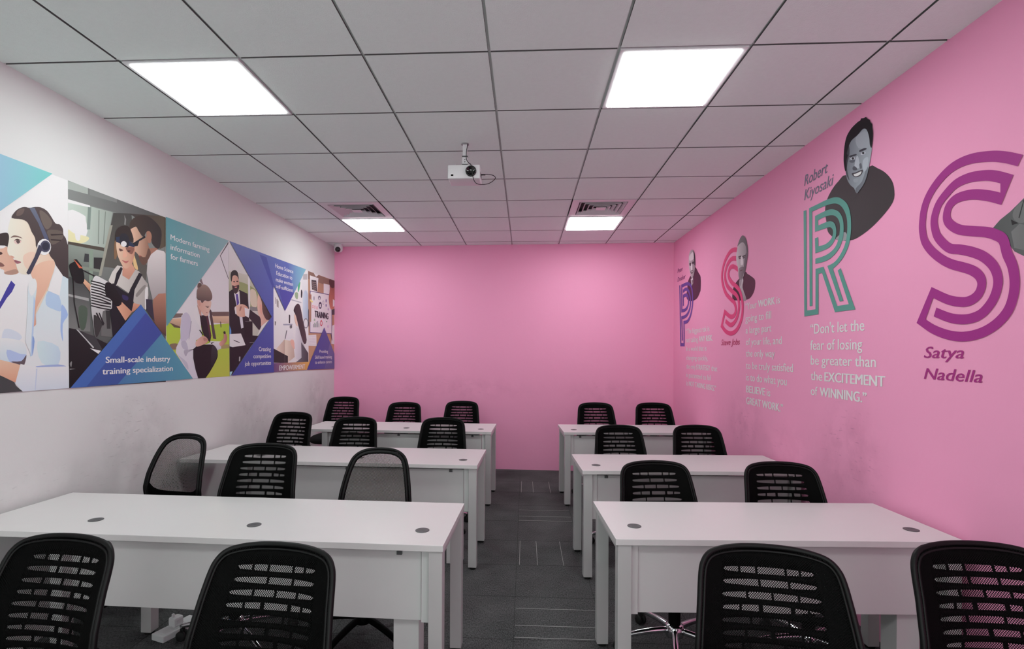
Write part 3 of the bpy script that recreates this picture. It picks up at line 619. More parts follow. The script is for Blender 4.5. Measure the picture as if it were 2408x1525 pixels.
# ------------------------------------------------------------------ prints and lettering on the two side walls
# coordinates are positions on the wall in tenths of a millimetre: (along the room, height)
DATA = {'photos': [('photo of a woman wearing a headset',[(((0.8,0.8,0.8),(0.8,0.8,0.8),'h'),[(23038,24751),(27997,24717),(28108,13124),(23085,13149)]),(((0.8,0.8,0.8),),[(27107,24711),(27371,24721),(27392,20427),(27127,20378)]),(((0.047,0.037,0.035),),[(24238,20902),(24374,20968),(24415,20987),(24451,20997),(24511,21014),(24566,21020),(24614,20998),(24656,20935),(24691,20844),(24713,20740),(24717,20619),(24707,20486),(24689,20376),(24666,20296),(24635,20238),(24599,20215),(24597,20256),(24590,20332),(24454,20364),(24067,20292),(23571,20181),(23225,20131),(23102,20183),(23109,20291),(23223,20419),(23508,20576),(23913,20759)]),(((0.8,0.549,0.42),(0.698,0.409,0.302),'h'),[(23275,20173),(23543,20250),(23925,20202),(24241,20171),(24399,20226),(24479,20300),(24545,20332),(24611,20300),(24663,20226),(24727,20113),(24821,19945),(24927,19737),(25020,19549),(25101,19398),(25169,19266),(25182,19160),(25115,19083),(24994,19032),(24863,18998),(24720,18976),(24566,18970),(24449,18987),(24429,19049),(24444,19134),(24346,19183),(24013,19119),(23583,19021),(23280,19063),(23169,19384),(23170,19840)]),(((0.445,0.273,0.213),),[(24428,19019),(24455,19051),(24515,19089),(24602,19132),(24732,19192),(24891,19257),(25021,19290),(25108,19270),(25166,19216),(25171,19158),(25102,19098),(24983,19035),(24863,18988),(24752,18965),(24641,18959),(24551,18962),(24485,18973),(24440,18993)]),(((0.238,0.115,0.096),),[(24244,19509),(24315,19492),(24398,19440),(24447,19392),(24439,19358),(24398,19329),(24346,19309),(24275,19297),(24193,19293),(24145,19312),(24152,19374),(24192,19459)]),(((0.077,0.04,0.037),),[(24242,20010),(24285,20009),(24330,19990),(24353,19966),(24340,19934),(24306,19898),(24267,19874),(24220,19872),(24169,19882),(24142,19901),(24158,19937),(24199,19982)]),(((0.8,0.8,0.8),(0.8,0.8,0.8),'v'),[(23061,19028),(24245,19218),(24449,18972),(24811,18847),(25183,19082),(25846,19154),(26078,18382),(25859,16221),(25581,15629),(23075,15581)]),(((0.061,0.057,0.332),),[(24786,18689),(24998,18511),(24825,18130),(24566,17795),(24253,17261),(23957,16839),(23955,17434),(24252,17612),(24554,18251)]),(((0.651,0.714,0.8),),[(24460,16265),(24624,16299),(24842,16256),(25034,16187),(25186,16101),(25309,15989),(25360,15886),(25313,15800),(25195,15723),(25037,15670),(24806,15627),(24539,15607),(24361,15656),(24321,15838),(24365,16089)]),(((0.8,0.798,0.682),(0.8,0.577,0.432),'h'),[(24793,21803),(24720,21714),(24694,21601),(24673,21485),(24643,21373),(24619,21259),(24609,21147),(24623,21042),(24651,20939),(24669,20838),(24667,20741),(24656,20646),(24641,20545),(24619,20433),(24594,20315),(24581,20211),(24583,20126),(24597,20053),(24624,19992),(24668,19942),(24725,19904),(24780,19878),(24833,19871),(24883,19876),(24923,19867),(24944,19835),(24954,19788),(24966,19736),(24982,19680),(24999,19617),(25020,19549),(25043,19469),(25069,19382),(25101,19303),(25135,19233),(25175,19171),(25236,19126),(25333,19101),(25452,19093),(25566,19102),(25663,19154),(25755,19224),(25845,19234),(25941,19132),(26035,18969),(26105,18816),(26140,18723),(26151,18641),(26147,18498),(26125,18260),(26089,17961),(26053,17626),(26013,17200),(25973,16739),(25961,16428),(26000,16366),(26067,16454),(26115,16581),(26100,16711),(26065,16880),(26095,17092),(26253,17368),(26478,17692),(26669,18012),(26771,18301),(26836,18580),(26907,18868),(27022,19189),(27144,19519),(27212,19805),(27193,20003),(27118,20154),(27023,20331),(26924,20590),(26805,20874),(26654,21087),(26448,21157),(26212,21159),(26010,21209),(25868,21377),(25756,21592),(25649,21762),(25551,21849),(25458,21891),(25338,21906),(25156,21897),(24950,21862)]),(((0.8,0.592,0.47),),[(25451,20094),(25589,20210),(25783,20308),(25954,20348),(26086,20306),(26194,20204),(26244,20079),(26211,19927),(26121,19754),(26015,19609),(25897,19498),(25764,19416),(25648,19390),(25554,19441),(25475,19547),(25425,19669),(25398,19807),(25398,19960)]),
(((0.8,0.522,0.386),(0.731,0.397,0.282),'v'),[(25800,19254),(25896,19461),(26086,19656),(26304,19819),(26556,19950),(26838,20049),(27055,20086),(27167,20058),(27207,19967),(27193,19791),(27114,19485),(26981,19098),(26847,18750),(26726,18485),(26605,18258),(26489,18048),(26376,17851),(26269,17671),(26186,17503),(26136,17351),(26109,17209),(26096,17065),(26102,16901),(26122,16733),(26121,16598),(26071,16468),(26002,16373),(25961,16428),(25974,16736),(26017,17196),(26058,17627),(26105,17963),(26150,18269),(26147,18552),(26031,18810),(25868,19041)]),(((0.386,0.154,0.175),),[(24928,19734),(24956,19749),(25009,19750),(25072,19744),(25156,19734),(25249,19718),(25299,19695),(25272,19658),(25202,19614),(25137,19584),(25094,19574),(25055,19577),(25019,19595),(24978,19637),(24940,19693)]),(((0.197,0.069,0.087),),[(24945,19680),(24987,19686),(25058,19689),(25126,19691),(25194,19693),(25258,19695),(25277,19691),(25214,19678),(25106,19661),(25019,19652),(24971,19657),(24944,19670)]),(((0.698,0.386,0.302),),[(24728,19934),(24775,19934),(24852,19919),(24912,19901),(24938,19882),(24947,19860),(24939,19844),(24908,19836),(24861,19835),(24817,19843),(24775,19871),(24736,19910)]),(((0.772,0.577,0.522),),[(24909,20674),(24945,20727),(25007,20784),(25077,20819),(25163,20816),(25256,20790),(25305,20750),(25277,20691),(25204,20619),(25134,20568),(25080,20553),(25028,20558),(24984,20574),(24944,20598),(24913,20634)]),(((0.118,0.082,0.077),),[(25021,20716),(25043,20749),(25089,20777),(25133,20787),(25177,20773),(25219,20742),(25236,20707),(25211,20661),(25162,20612),(25115,20590),(25074,20616),(25036,20669)]),(((0.077,0.048,0.043),),[(24909,20692),(24938,20730),(25008,20794),(25084,20835),(25172,20825),(25267,20791),(25312,20767),(25272,20769),(25182,20779),(25096,20779),(25018,20749),(24943,20708)]),(((0.205,0.129,0.107),),[(24742,20811),(24765,20848),(24821,20906),(24889,20952),(24970,20974),(25063,20983),(25151,20981),(25242,20962),(25327,20932),(25362,20910),(25312,20908),(25211,20914),(25114,20914),(25035,20902),(24958,20884),(24890,20865),(24824,20840),(24767,20815)]),(((0.091,0.069,0.069),(0.054,0.04,0.04),'v'),[(24793,21803),(24789,21886),(24860,22013),(24940,22131),(25006,22221),(25082,22302),(25164,22373),(25255,22438),(25354,22493),(25451,22533),(25541,22550),(25631,22551),(25725,22564),(25827,22604),(25935,22654),(26044,22698),(26152,22729),(26261,22753),(26371,22761),(26485,22751),(26600,22724),(26707,22680),(26799,22613),(26882,22529),(26965,22437),(27053,22328),(27140,22212),(27229,22131),(27320,22117),(27412,22138),(27495,22137),(27570,22091),(27636,22024),(27686,21943),(27706,21842),(27709,21728),(27724,21631),(27766,21570),(27820,21526),(27871,21462),(27918,21343),(27961,21204),(27993,21125),(28003,21192),(28002,21319),(28009,21318),(28031,21152),(28049,19276),(28032,19179),(27929,19138),(27793,19249),(27659,19384),(27532,19509),(27408,19657),(27306,19793),(27242,19908),(27198,20012),(27148,20102),(27087,20159),(27019,20201),(26931,20286),(26812,20475),(26674,20705),(26536,20843),(26390,20791),(26244,20651),(26135,20592),(26088,20704),(26077,20895),(26051,21067),(25993,21174),(25921,21261),(25849,21361),(25787,21497),(25724,21646),(25649,21762),(25563,21826),(25464,21857),(25338,21869),(25146,21845),(24930,21802)]),(((0.161,0.129,0.112),),[(26289,22586),(26391,22612),(26554,22565),(26708,22487),(26847,22382),(26975,22245),(27032,22102),(26972,21932),(26840,21760),(26712,21675),(26605,21728),(26501,21866),(26416,22027),(26342,22223),(26286,22441)]),(((0.135,0.107,0.091),),[(26755,21646),(26986,21735),(27324,21796),(27587,21800),(27705,21719),(27738,21578),(27688,21423),(27515,21236),(27263,21039),(27059,20933),(26952,20974),(26890,21101),(26842,21239),(26770,21377),(26713,21526)]),(((0.043,0.032,0.032),),[(26927,21491),(27678,21661),(27679,21601),(26970,21403)]),(((0.043,0.032,0.032),),[(26928,21218),(27589,21321),(27545,21232),(26971,21150)]),
(((0.154,0.112,0.101),),[(25108,22285),(25218,22369),(25360,22438),(25451,22452),(25454,22374),(25406,22240),(25337,22126),(25235,22045),(25113,21984),(25034,21974),(25021,22049),(25050,22175)]),(((0.148,0.168,0.229),(0.069,0.077,0.148),'v'),[(25705,22566),(26004,22649),(26312,22116),(26735,21370),(26951,20833),(26802,20648),(26579,21143),(26210,21900)]),(((0.8,0.8,0.8),),[(26964,20797),(26924,20599),(26811,20426),(26648,20311),(26469,20278),(26309,20331),(26199,20458),(26159,20635),(26197,20827),(26306,20998),(26465,21115),(26644,21154),(26808,21105),(26923,20978)]),(((0.077,0.082,0.129),),[(26930,20821),(26900,20676),(26815,20549),(26692,20464),(26557,20438),(26436,20476),(26353,20569),(26323,20698),(26352,20840),(26434,20967),(26554,21053),(26689,21082),(26812,21046),(26898,20953)]),(((0.029,0.032,0.054),),[(26852,20805),(26832,20703),(26773,20613),(26688,20553),(26594,20535),(26510,20562),(26452,20628),(26431,20720),(26451,20821),(26508,20910),(26592,20971),(26686,20990),(26771,20965),(26831,20899)]),(((0.054,0.054,0.087),),[(26253,20785),(26489,20642),(25800,19190),(25666,19127),(25565,19192),(26013,20091)]),(((0.621,0.747,0.8),(0.8,0.8,0.8),'v'),[(25960,18968),(26147,18498),(25980,17298),(25961,16428),(26121,16582),(26113,17093),(26739,18405),(27472,18237),(27659,19366),(28032,19237),(28108,13124),(25361,13138),(24993,13540),(25268,14474),(25584,14995),(25865,14940),(25525,15680),(25641,17271),(25652,18490)]),(((0.457,0.606,0.8),),[(26788,18383),(26981,18421),(27236,18364),(27440,18233),(27555,17983),(27613,17660),(27604,17427),(27502,17365),(27334,17394),(27161,17448),(26977,17494),(26789,17563),(26670,17683),(26646,17912),(26688,18195)]),(((0.364,0.508,0.8),),[(27641,17772),(27771,17684),(27939,17458),(28029,17231),(27958,17066),(27808,16903),(27698,16694),(27684,16347),(27710,15952),(27715,15726),(27669,15792),(27603,16028),(27558,16290),(27551,16541),(27563,16819),(27580,17085),(27585,17367),(27595,17637)]),(((0.47,0.606,0.8),),[(25976,18048),(26069,17843),(25893,14940),(25797,14914),(25913,16758)]),(((0.264,0.386,0.698),),[(25917,15956),(25956,15981),(26008,15863),(26033,15691),(26005,15410),(25950,15076),(25910,14940),(25899,15195),(25902,15646)]),(((0.636,0.781,0.8),(0.549,0.682,0.8),'h'),[(26206,15694),(26537,15740),(27041,15629),(27422,15438),(27556,15130),(27548,14746),(27427,14478),(27139,14387),(26748,14411),(26446,14554),(26261,14909),(26156,15380)]),(((0.364,0.445,0.714),),[(26125,14399),(26454,14432),(26975,14462),(27427,14467),(27721,14422),(27930,14348),(28010,14292),(27917,14273),(27695,14271),(27428,14275),(27101,14279),(26735,14287),(26447,14304),(26235,14332),(26093,14367)]),(((0.8,0.8,0.8),(0.8,0.8,0.8),'v'),[(27275,19827),(27672,19380),(27485,18232),(26757,18435)]),(((0.781,0.8,0.8),),[(25668,18545),(25753,18725),(25897,18897),(26018,18976),(26093,18902),(26144,18733),(26147,18552),(26075,18347),(25956,18133),(25851,18034),(25762,18133),(25686,18344)]),(((0.781,0.8,0.8),(0.592,0.714,0.8),'v'),[(23293,15730),(23831,15824),(24615,15822),(25251,15737),(25522,15530),(25594,15239),(25595,14995),(25556,14847),(25447,14750),(25310,14682),(25189,14638),(25041,14623),(24777,14640),(24283,14671),(23700,14731),(23297,14860),(23126,15134),(23110,15480)]),(((0.445,0.549,0.8),),[(24567,15254),(24744,15240),(25017,15137),(25254,15048),(25414,15029),(25532,15027),(25584,14995),(25549,14895),(25448,14766),(25310,14672),(25120,14619),(24898,14600),(24725,14651),(24611,14836),(24543,15090)]),(((0.129,0.096,0.112),),[(24777,14665),(24888,14671),(25112,14661),(25310,14682),(25436,14795),(25532,14941),(25584,14995),(25577,14861),(25526,14634),(25465,14469),(25412,14432),(25350,14455),(25257,14495),(25078,14548),(24871,14615)]),(((0.8,0.577,0.42),(0.698,0.342,0.229),'v'),[(23296,15005),(24264,14760),(25268,14495),(25164,13582),(24939,13647),(23299,14474)]),(((0.8,0.8,0.8),(0.651,0.714,0.8),'v'),[(25268,14537),(26183,14344),(28096,14347),(28108,13124),(25390,13137),(25003,13591)]),
(((0.563,0.636,0.781),),[(26126,14281),(26189,14279),(26102,13161),(26044,13166)]),(((0.065,0.065,0.069),),[(23299,14232),(24267,13996),(24939,13647),(25046,13434),(25398,13137),(23304,13148)])],[]),('dark workshop photo of two mechanics leaning over a car',[(((0.273,0.302,0.282),(0.043,0.047,0.047),'v'),[(27997,24717),(35938,24692),(36068,13038),(28108,13124)]),(((0.238,0.255,0.246),(0.077,0.077,0.077),'h'),[(35940,24511),(31521,23847),(28007,23637),(27997,24717),(35938,24692)]),(((0.42,0.47,0.432),),[(27997,24686),(28622,24715),(29340,24713),(29342,24347),(28001,24243)]),(((0.238,0.255,0.246),),[(29468,24703),(29804,24711),(31516,24706),(31518,24480),(29469,24343)]),(((0.549,0.651,0.577),(0.342,0.397,0.353),'h'),[(28007,23636),(29498,23692),(31175,23791),(30736,21736),(30517,21427),(28029,21313)]),(((0.8,0.8,0.8),),[(28007,23677),(29498,23735),(29499,23628),(28009,23476)]),(((0.8,0.8,0.8),),[(28013,23041),(28288,23173),(28713,23135),(29046,23063),(29175,23025),(29199,22955),(29208,22811),(29274,22540),(29323,22193),(29228,21888),(28854,21597),(28352,21357),(28029,21364)]),(((0.781,0.747,0.445),),[(28023,21981),(28101,21986),(28261,21906),(28466,21843),(28760,21849),(29104,21875),(29354,21874),(29442,21824),(29427,21747),(29356,21662),(29240,21565),(29069,21460),(28857,21381),(28561,21319),(28230,21282),(28029,21318)]),(((0.8,0.8,0.8),),[(28464,22335),(28559,22447),(28699,22483),(28803,22418),(28840,22178),(28840,21838),(28807,21587),(28722,21490),(28605,21484),(28516,21566),(28467,21789),(28444,22101)]),(((0.229,0.292,0.264),),[(29346,23607),(29576,23650),(29505,22332),(29276,22279)]),(((0.238,0.282,0.246),),[(30100,23643),(30180,23656),(30138,21612),(30074,21599)]),(((0.238,0.282,0.246),),[(30588,23687),(30659,23697),(30516,21690),(30450,21677)]),(((0.082,0.069,0.054),),[(28029,21326),(30517,21471),(30518,21251),(28031,21172)]),(((0.273,0.321,0.282),(0.057,0.065,0.061),'v'),[(28031,21152),(30546,21256),(30205,18906),(28055,18648)]),(((0.246,0.321,0.255),),[(29460,21154),(29729,21163),(29689,18844),(29431,18813)]),(((0.043,0.047,0.05),),[(29133,20858),(29421,20870),(29423,20404),(29060,20362)]),(((0.027,0.029,0.029),),[(29772,20743),(30477,20848),(30253,20058),(29776,20035)]),(((0.238,0.282,0.229),),[(28814,20091),(30199,20102),(30200,19928),(28815,19883)]),(((0.069,0.069,0.065),(0.112,0.107,0.091),'v'),[(31233,23770),(32728,24120),(32928,22188),(34149,20971),(34053,19979),(31540,20359),(30523,20329),(30736,21736)]),(((0.342,0.342,0.282),),[(30965,22941),(31180,22993),(30330,19730),(30116,19698)]),(((0.282,0.282,0.273),),[(32114,23866),(32267,23628),(32227,23247),(32118,23267),(32152,23599)]),(((0.054,0.047,0.047),(0.112,0.087,0.054),'h'),[(32541,24071),(35582,24693),(35938,24692),(35961,22647),(35371,22337),(34720,23553)]),(((0.054,0.061,0.061),(0.197,0.205,0.197),'v'),[(28048,19355),(29470,19230),(29536,16343),(28077,16363)]),(((0.375,0.386,0.375),),[(28058,18393),(29424,18290),(29425,18121),(28059,18271),(28059,18274)]),(((0.077,0.112,0.082),),[(28728,17721),(28900,17842),(29153,17828),(29325,17688),(29340,17344),(29271,16878),(29180,16539),(29069,16405),(28937,16396),(28832,16523),(28754,16879),(28703,17369)]),(((0.148,0.154,0.148),),[(30313,18993),(31210,17487),(31332,16053),(30328,16112)]),(((0.035,0.037,0.037),),[(30647,17799),(31037,17831),(31044,16581),(30764,16568)]),(((0.386,0.182,0.123),),[(34381,22192),(35190,22403),(35119,22137),(34385,21552),(34177,21956)]),
(((0.8,0.522,0.375),(0.273,0.123,0.077),'h'),[(32659,23117),(32770,23263),(32947,23374),(33112,23414),(33232,23341),(33338,23194),(33437,23061),(33525,22963),(33606,22879),(33702,22831),(33834,22860),(33982,22925),(34103,22919),(34171,22778),(34211,22565),(34257,22364),(34342,22215),(34434,22078),(34466,21912),(34393,21678),(34260,21418),(34127,21212),(34013,21087),(33900,21014),(33792,20990),(33690,21025),(33593,21109),(33514,21203),(33464,21304),(33430,21417),(33381,21515),(33300,21591),(33204,21651),(33122,21695),(33060,21707),(33011,21702),(32981,21725),(32990,21796),(33018,21896),(33018,22017),(32961,22156),(32876,22315),(32800,22491),(32725,22701),(32659,22928)]),(((0.148,0.077,0.054),),[(33381,21515),(33538,21519),(33775,21489),(33977,21527),(34092,21727),(34169,21998),(34244,22165),(34349,22151),(34451,22032),(34487,21867),(34412,21642),(34271,21374),(34127,21163),(33997,21045),(33865,20982),(33746,20968),(33643,21010),(33553,21099),(33481,21197),(33410,21308),(33358,21429)]),(((0.282,0.077,0.065),),[(33381,21525),(33461,21537),(33577,21541),(33643,21534),(33607,21504),(33519,21462),(33447,21441),(33403,21458),(33374,21496)]),(((0.069,0.047,0.037),(0.022,0.016,0.018),'h'),[(32546,23231),(32564,23360),(32615,23528),(32718,23695),(32892,23858),(33121,24022),(33366,24155),(33620,24248),(33891,24310),(34163,24328),(34438,24295),(34714,24217),(34964,24111),(35193,23990),(35393,23840),(35524,23639),(35551,23341),(35507,22994),(35441,22706),(35376,22507),(35290,22367),(35169,22308),(34980,22350),(34758,22471),(34586,22629),(34517,22852),(34495,23113),(34443,23290),(34319,23324),(34166,23274),(34034,23197),(33953,23078),(33893,22932),(33808,22854),(33671,22898),(33511,23009),(33372,23117),(33280,23220),(33206,23322),(33112,23366),(32966,23304),(32801,23186),(32671,23111),(32595,23111),(32554,23152)]),(((0.42,0.205,0.135),),[(34075,23231),(34152,23309),(34269,23351),(34374,23348),(34458,23293),(34531,23193),(34570,23071),(34560,22914),(34516,22736),(34461,22603),(34397,22539),(34323,22520),(34255,22535),(34201,22585),(34154,22668),(34118,22776),(34084,22924),(34060,23096)]),(((0.013,0.016,0.022),),[(32833,22215),(33935,22955),(33982,22834),(33408,22469),(33280,22141),(32961,22029)]),(((0.781,0.747,0.731),(0.386,0.364,0.364),'v'),[(35083,22241),(35776,22263),(35967,22126),(35996,19494),(35996,19328),(35245,19193),(34680,18708),(34327,19681),(34104,20475),(34194,21322),(34521,21824)]),(((0.495,0.238,0.161),(0.096,0.047,0.035),'v'),[(35260,19205),(35996,19318),(36030,16291),(35479,16629),(34688,17342),(34714,18726)]),(((0.238,0.135,0.069),),[(31328,22038),(31428,22173),(31561,22195),(31648,22106),(31647,21843),(31598,21469),(31536,21175),(31458,21000),(31367,20903),(31305,20952),(31283,21255),(31290,21703)]),(((0.781,0.549,0.255),),[(32869,21515),(32889,21583),(32932,21556),(32996,21444),(33115,21184),(33258,20836),(33322,20596),(33233,20541),(33067,20596),(32936,20724),(32883,20970),(32865,21291)]),(((0.698,0.364,0.255),(0.577,0.292,0.205),'v'),[(31982,20660),(32778,20886),(33097,20503),(32504,19803),(31943,20001)]),(((0.8,0.577,0.42),(0.606,0.292,0.197),'h'),[(31461,22021),(31542,22069),(31679,22043),(31885,22018),(32229,22046),(32652,22076),(32961,22029),(33046,21844),(33006,21582),(32945,21340),(32899,21150),(32832,20981),(32747,20834),(32637,20704),(32511,20595),(32389,20523),(32281,20486),(32179,20484),(32073,20527),(31953,20634),(31830,20784),(31725,20936),(31645,21066),(31584,21198),(31535,21356),(31483,21585),(31445,21840)]),(((0.273,0.118,0.087),),[(32247,21816),(32446,21892),(32748,21957),(32955,21957),(32967,21828),(32880,21632),(32774,21497),(32666,21477),(32540,21516),(32432,21573),(32326,21646),(32238,21737)]),(((0.8,0.445,0.321),),[(32126,21745),(32208,21667),(32299,21480),(32341,21323),(32300,21244),(32211,21196),(32129,21169),(32063,21150),(32004,21153),(31979,21211),(32003,21387),(32061,21619)]),
(((0.148,0.069,0.057),),[(31679,21657),(31788,21661),(31946,21641),(32036,21612),(31987,21567),(31868,21513),(31769,21492),(31710,21534),(31670,21607)]),(((0.077,0.035,0.032),),[(32358,21652),(32442,21678),(32571,21699),(32648,21699),(32618,21656),(32536,21592),(32463,21556),(32407,21572),(32361,21615)]),(((0.495,0.154,0.142),),[(31920,20961),(31984,20967),(32122,20957),(32252,20955),(32362,20984),(32464,21021),(32509,21027),(32464,20964),(32363,20870),(32253,20816),(32122,20844),(31984,20911)]),(((0.035,0.025,0.022),),[(31368,22046),(31357,22193),(31367,22429),(31411,22643),(31498,22798),(31619,22932),(31760,23043),(31933,23133),(32127,23199),(32300,23228),(32430,23221),(32536,23174),(32634,23064),(32770,22834),(32898,22538),(32896,22323),(32664,22269),(32308,22297),(32002,22319),(31803,22310),(31649,22295),(31530,22262),(31446,22172),(31396,22064)]),(((0.02,0.037,0.082),),[(31413,22304),(31882,22453),(32366,22397),(32992,22106),(32929,21975),(31885,21973),(31444,22017)]),(((0.02,0.022,0.032),),[(31793,22548),(31935,22647),(32134,22693),(32303,22685),(32415,22611),(32496,22483),(32539,22341),(32549,22175),(32520,21996),(32430,21875),(32226,21834),(31964,21849),(31778,21928),(31717,22110),(31727,22356)]),(((0.8,0.8,0.8),),[(32307,22060),(32283,21974),(32216,21896),(32119,21841),(32012,21819),(31916,21835),(31849,21886),(31825,21960),(31849,22045),(31914,22122),(32010,22178),(32117,22200),(32214,22185),(32282,22135)]),(((0.698,0.667,0.621),(0.432,0.409,0.386),'h'),[(31982,20568),(31539,20563),(31138,20094),(30859,19540),(31201,19026),(31546,19326),(32508,18935),(33078,18240),(33997,18006),(34277,18987),(34204,19764),(33919,19960),(33420,20467),(33096,20560),(32516,19805),(31955,20003)]),(((0.273,0.255,0.238),),[(33138,18959),(33332,19170),(33624,19438),(33854,19621),(33975,19660),(34030,19609),(33989,19492),(33787,19262),(33493,18971),(33267,18782),(33151,18759),(33098,18833)]),(((0.8,0.8,0.781),),[(33956,19342),(34041,19520),(34157,19567),(34233,19473),(34229,19156),(34183,18699),(34131,18335),(34074,18111),(34010,17979),(33964,18028),(33939,18390),(33932,18932)]),(((0.013,0.014,0.02),),[(31833,20520),(31989,20431),(31487,19355),(31201,19093),(31483,20079)]),(((0.013,0.014,0.02),),[(33388,20390),(33703,20317),(32977,19168),(32569,19120)]),(((0.01,0.011,0.017),),[(31199,19416),(31901,19096),(32447,18891),(32755,19339),(33132,19909),(32947,18843),(32796,17743),(32273,17100),(31218,16005),(30982,17648),(30974,19119)]),(((0.029,0.025,0.101),),[(31962,18782),(32102,18785),(32305,18749),(32448,18695),(32481,18616),(32451,18520),(32388,18456),(32277,18445),(32133,18467),(32024,18512),(31961,18599),(31932,18710)]),(((0.037,0.035,0.057),),[(34027,18716),(34610,18726),(34864,17253),(34065,17987)]),(((0.781,0.42,0.282),(0.549,0.255,0.161),'h'),[(31483,17995),(31881,18342),(32795,17753),(32224,17144)]),(((0.698,0.342,0.229),(0.508,0.229,0.154),'v'),[(32733,17729),(32918,18343),(33563,18284),(32953,17803)]),(((0.8,0.495,0.321),(0.508,0.246,0.154),'v'),[(29055,19397),(29574,19065),(29483,18679),(28977,19164)]),(((0.008,0.008,0.009),),[(28074,19908),(28087,20031),(28153,20103),(28237,20159),(28333,20219),(28448,20263),(28570,20257),(28709,20183),(28857,20058),(28973,19908),(29045,19723),(29085,19514),(29090,19339),(29060,19216),(28994,19128),(28893,19082),(28738,19072),(28549,19103),(28384,19200),(28248,19411),(28135,19685)]),(((0.621,0.135,0.069),),[(28368,20378),(28521,20405),(28973,19971),(28727,19944)]),(((0.009,0.009,0.009),),[(28378,20388),(28569,20422),(28938,20070),(28864,20037)]),(((0.016,0.016,0.018),),[(28938,19903),(29883,19664),(29857,19609),(28939,19853)]),
(((0.698,0.698,0.698),(0.386,0.386,0.386),'v'),[(29522,19016),(29596,19232),(29704,19483),(29830,19657),(29970,19695),(30130,19654),(30309,19596),(30538,19531),(30788,19449),(30972,19377),(31036,19378),(31031,19391),(31029,19260),(31085,18840),(31145,18274),(31116,17838),(30919,17700),(30639,17693),(30428,17605),(30368,17325),(30371,16962),(30336,16637),(30206,16350),(30039,16103),(29902,16012),(29825,16163),(29776,16467),(29730,16779),(29676,17047),(29624,17324),(29581,17624),(29550,17988),(29528,18376),(29514,18683),(29500,18836),(29495,18909)]),(((0.013,0.013,0.015),),[(29562,19362),(30257,19318),(31041,19172),(31042,19091),(30247,19238),(29552,19292)]),(((0.013,0.013,0.015),),[(29563,19200),(30258,19152),(31042,19002),(31043,18922),(30248,19072),(29553,19130)]),(((0.013,0.013,0.015),),[(29563,19038),(30259,18987),(31043,18832),(31044,18752),(30248,18907),(29553,18968)]),(((0.013,0.013,0.015),),[(29564,18876),(30260,18821),(31044,18663),(31044,18582),(30249,18741),(29554,18807)]),(((0.013,0.013,0.015),),[(29565,18714),(30260,18656),(31045,18493),(31045,18413),(30250,18576),(29555,18645)]),(((0.013,0.013,0.015),),[(29566,18552),(30261,18490),(31046,18323),(31046,18243),(30251,18410),(29556,18483)]),(((0.013,0.013,0.015),),[(29567,18390),(30262,18324),(31047,18154),(31047,18073),(30252,18245),(29557,18321)]),(((0.013,0.013,0.015),),[(29568,18228),(30263,18159),(31047,18118),(31047,18047),(30253,18079),(29558,18159)]),(((0.013,0.013,0.015),),[(29568,18066),(30264,17993),(31048,17948),(31048,17877),(30254,17914),(29558,17997)]),(((0.013,0.013,0.015),),[(29569,17905),(30265,17828),(31049,17779),(31049,17707),(30255,17748),(29559,17835)]),(((0.016,0.016,0.018),),[(29894,17477),(30000,17485),(30433,16817),(30271,16633)]),(((0.016,0.016,0.018),),[(30106,17493),(30186,17499),(30542,16866),(30433,16729)]),(((0.04,0.04,0.04),),[(29748,17337),(29887,17344),(30103,17164),(30269,16982),(30341,16876),(30360,16772),(30325,16636),(30208,16374),(30040,16084),(29902,16012),(29806,16374),(29740,16949)]),(((0.007,0.007,0.008),),[(30611,19338),(30756,19418),(30971,19410),(31200,19304),(31469,19037),(31755,18665),(31917,18355),(31865,18160),(31685,18035),(31495,17997),(31323,18086),(31140,18259),(30978,18406),(30838,18463),(30716,18496),(30631,18591),(30578,18828),(30561,19126)]),(((0.009,0.009,0.009),),[(28287,19481),(28344,19489),(28438,17942),(28783,16521),(28710,16517),(28381,17937)]),(((0.016,0.016,0.018),(0.006,0.006,0.006),'v'),[(28076,16486),(28541,16435),(29131,16264),(29797,16018),(30797,15648),(30225,15194),(28414,13179),(28109,13124),(28108,13124)]),(((0.047,0.048,0.052),),[(28882,16309),(29849,16075),(30441,15239),(29748,15365)]),(((0.549,0.549,0.563),),[(28532,16435),(28686,16392),(29779,15429),(29707,15365),(29133,15906)]),(((0.8,0.8,0.8),),[(29480,15371),(30289,15221),(30097,15038)]),(((0.332,0.332,0.332),),[(28125,14214),(28504,14194),(28125,14153)]),(((0.238,0.238,0.238),),[(28124,14499),(28160,14561),(28222,14614),(28264,14618),(28265,14523),(28244,14378),(28219,14293),(28182,14325),(28140,14417)])],[]),('photo of a woman in a white coat writing in a field',[(((0.786,0.769,0.8),(0.8,0.8,0.8),'v'),[(36083,16975),(43846,24675),(44129,13068),(39048,13101),(36113,15794)]),(((0.08,0.071,0.075),),[(42618,23206),(43635,24396),(43802,24622),(43847,24631),(43851,24450),(42722,23216),(43924,21483),(43924,21473),(43869,21420)]),(((0.445,0.639,0.055),(0.537,0.594,0.084),'v'),[(36244,17135),(36437,17230),(37693,17002),(44018,17627),(44129,13068),(39048,13101),(36113,15794),(36083,16975)]),(((0.211,0.159,0.139),),[(37094,17977),(37882,18036),(37818,17754),(36741,17599),(36795,17681)]),(((0.8,0.565,0.374),(0.397,0.253,0.166),'v'),[(36669,17556),(37689,17682),(37629,16893),(36377,17226),(36490,17379)]),(((0.152,0.099,0.071),),[(36437,17271),(37055,17139),(37628,17020),(37629,16914),(36931,16945)]),(((0.18,0.121,0.104),),[(41140,18403),(43993,18638),(44002,18259),(41686,18085)]),
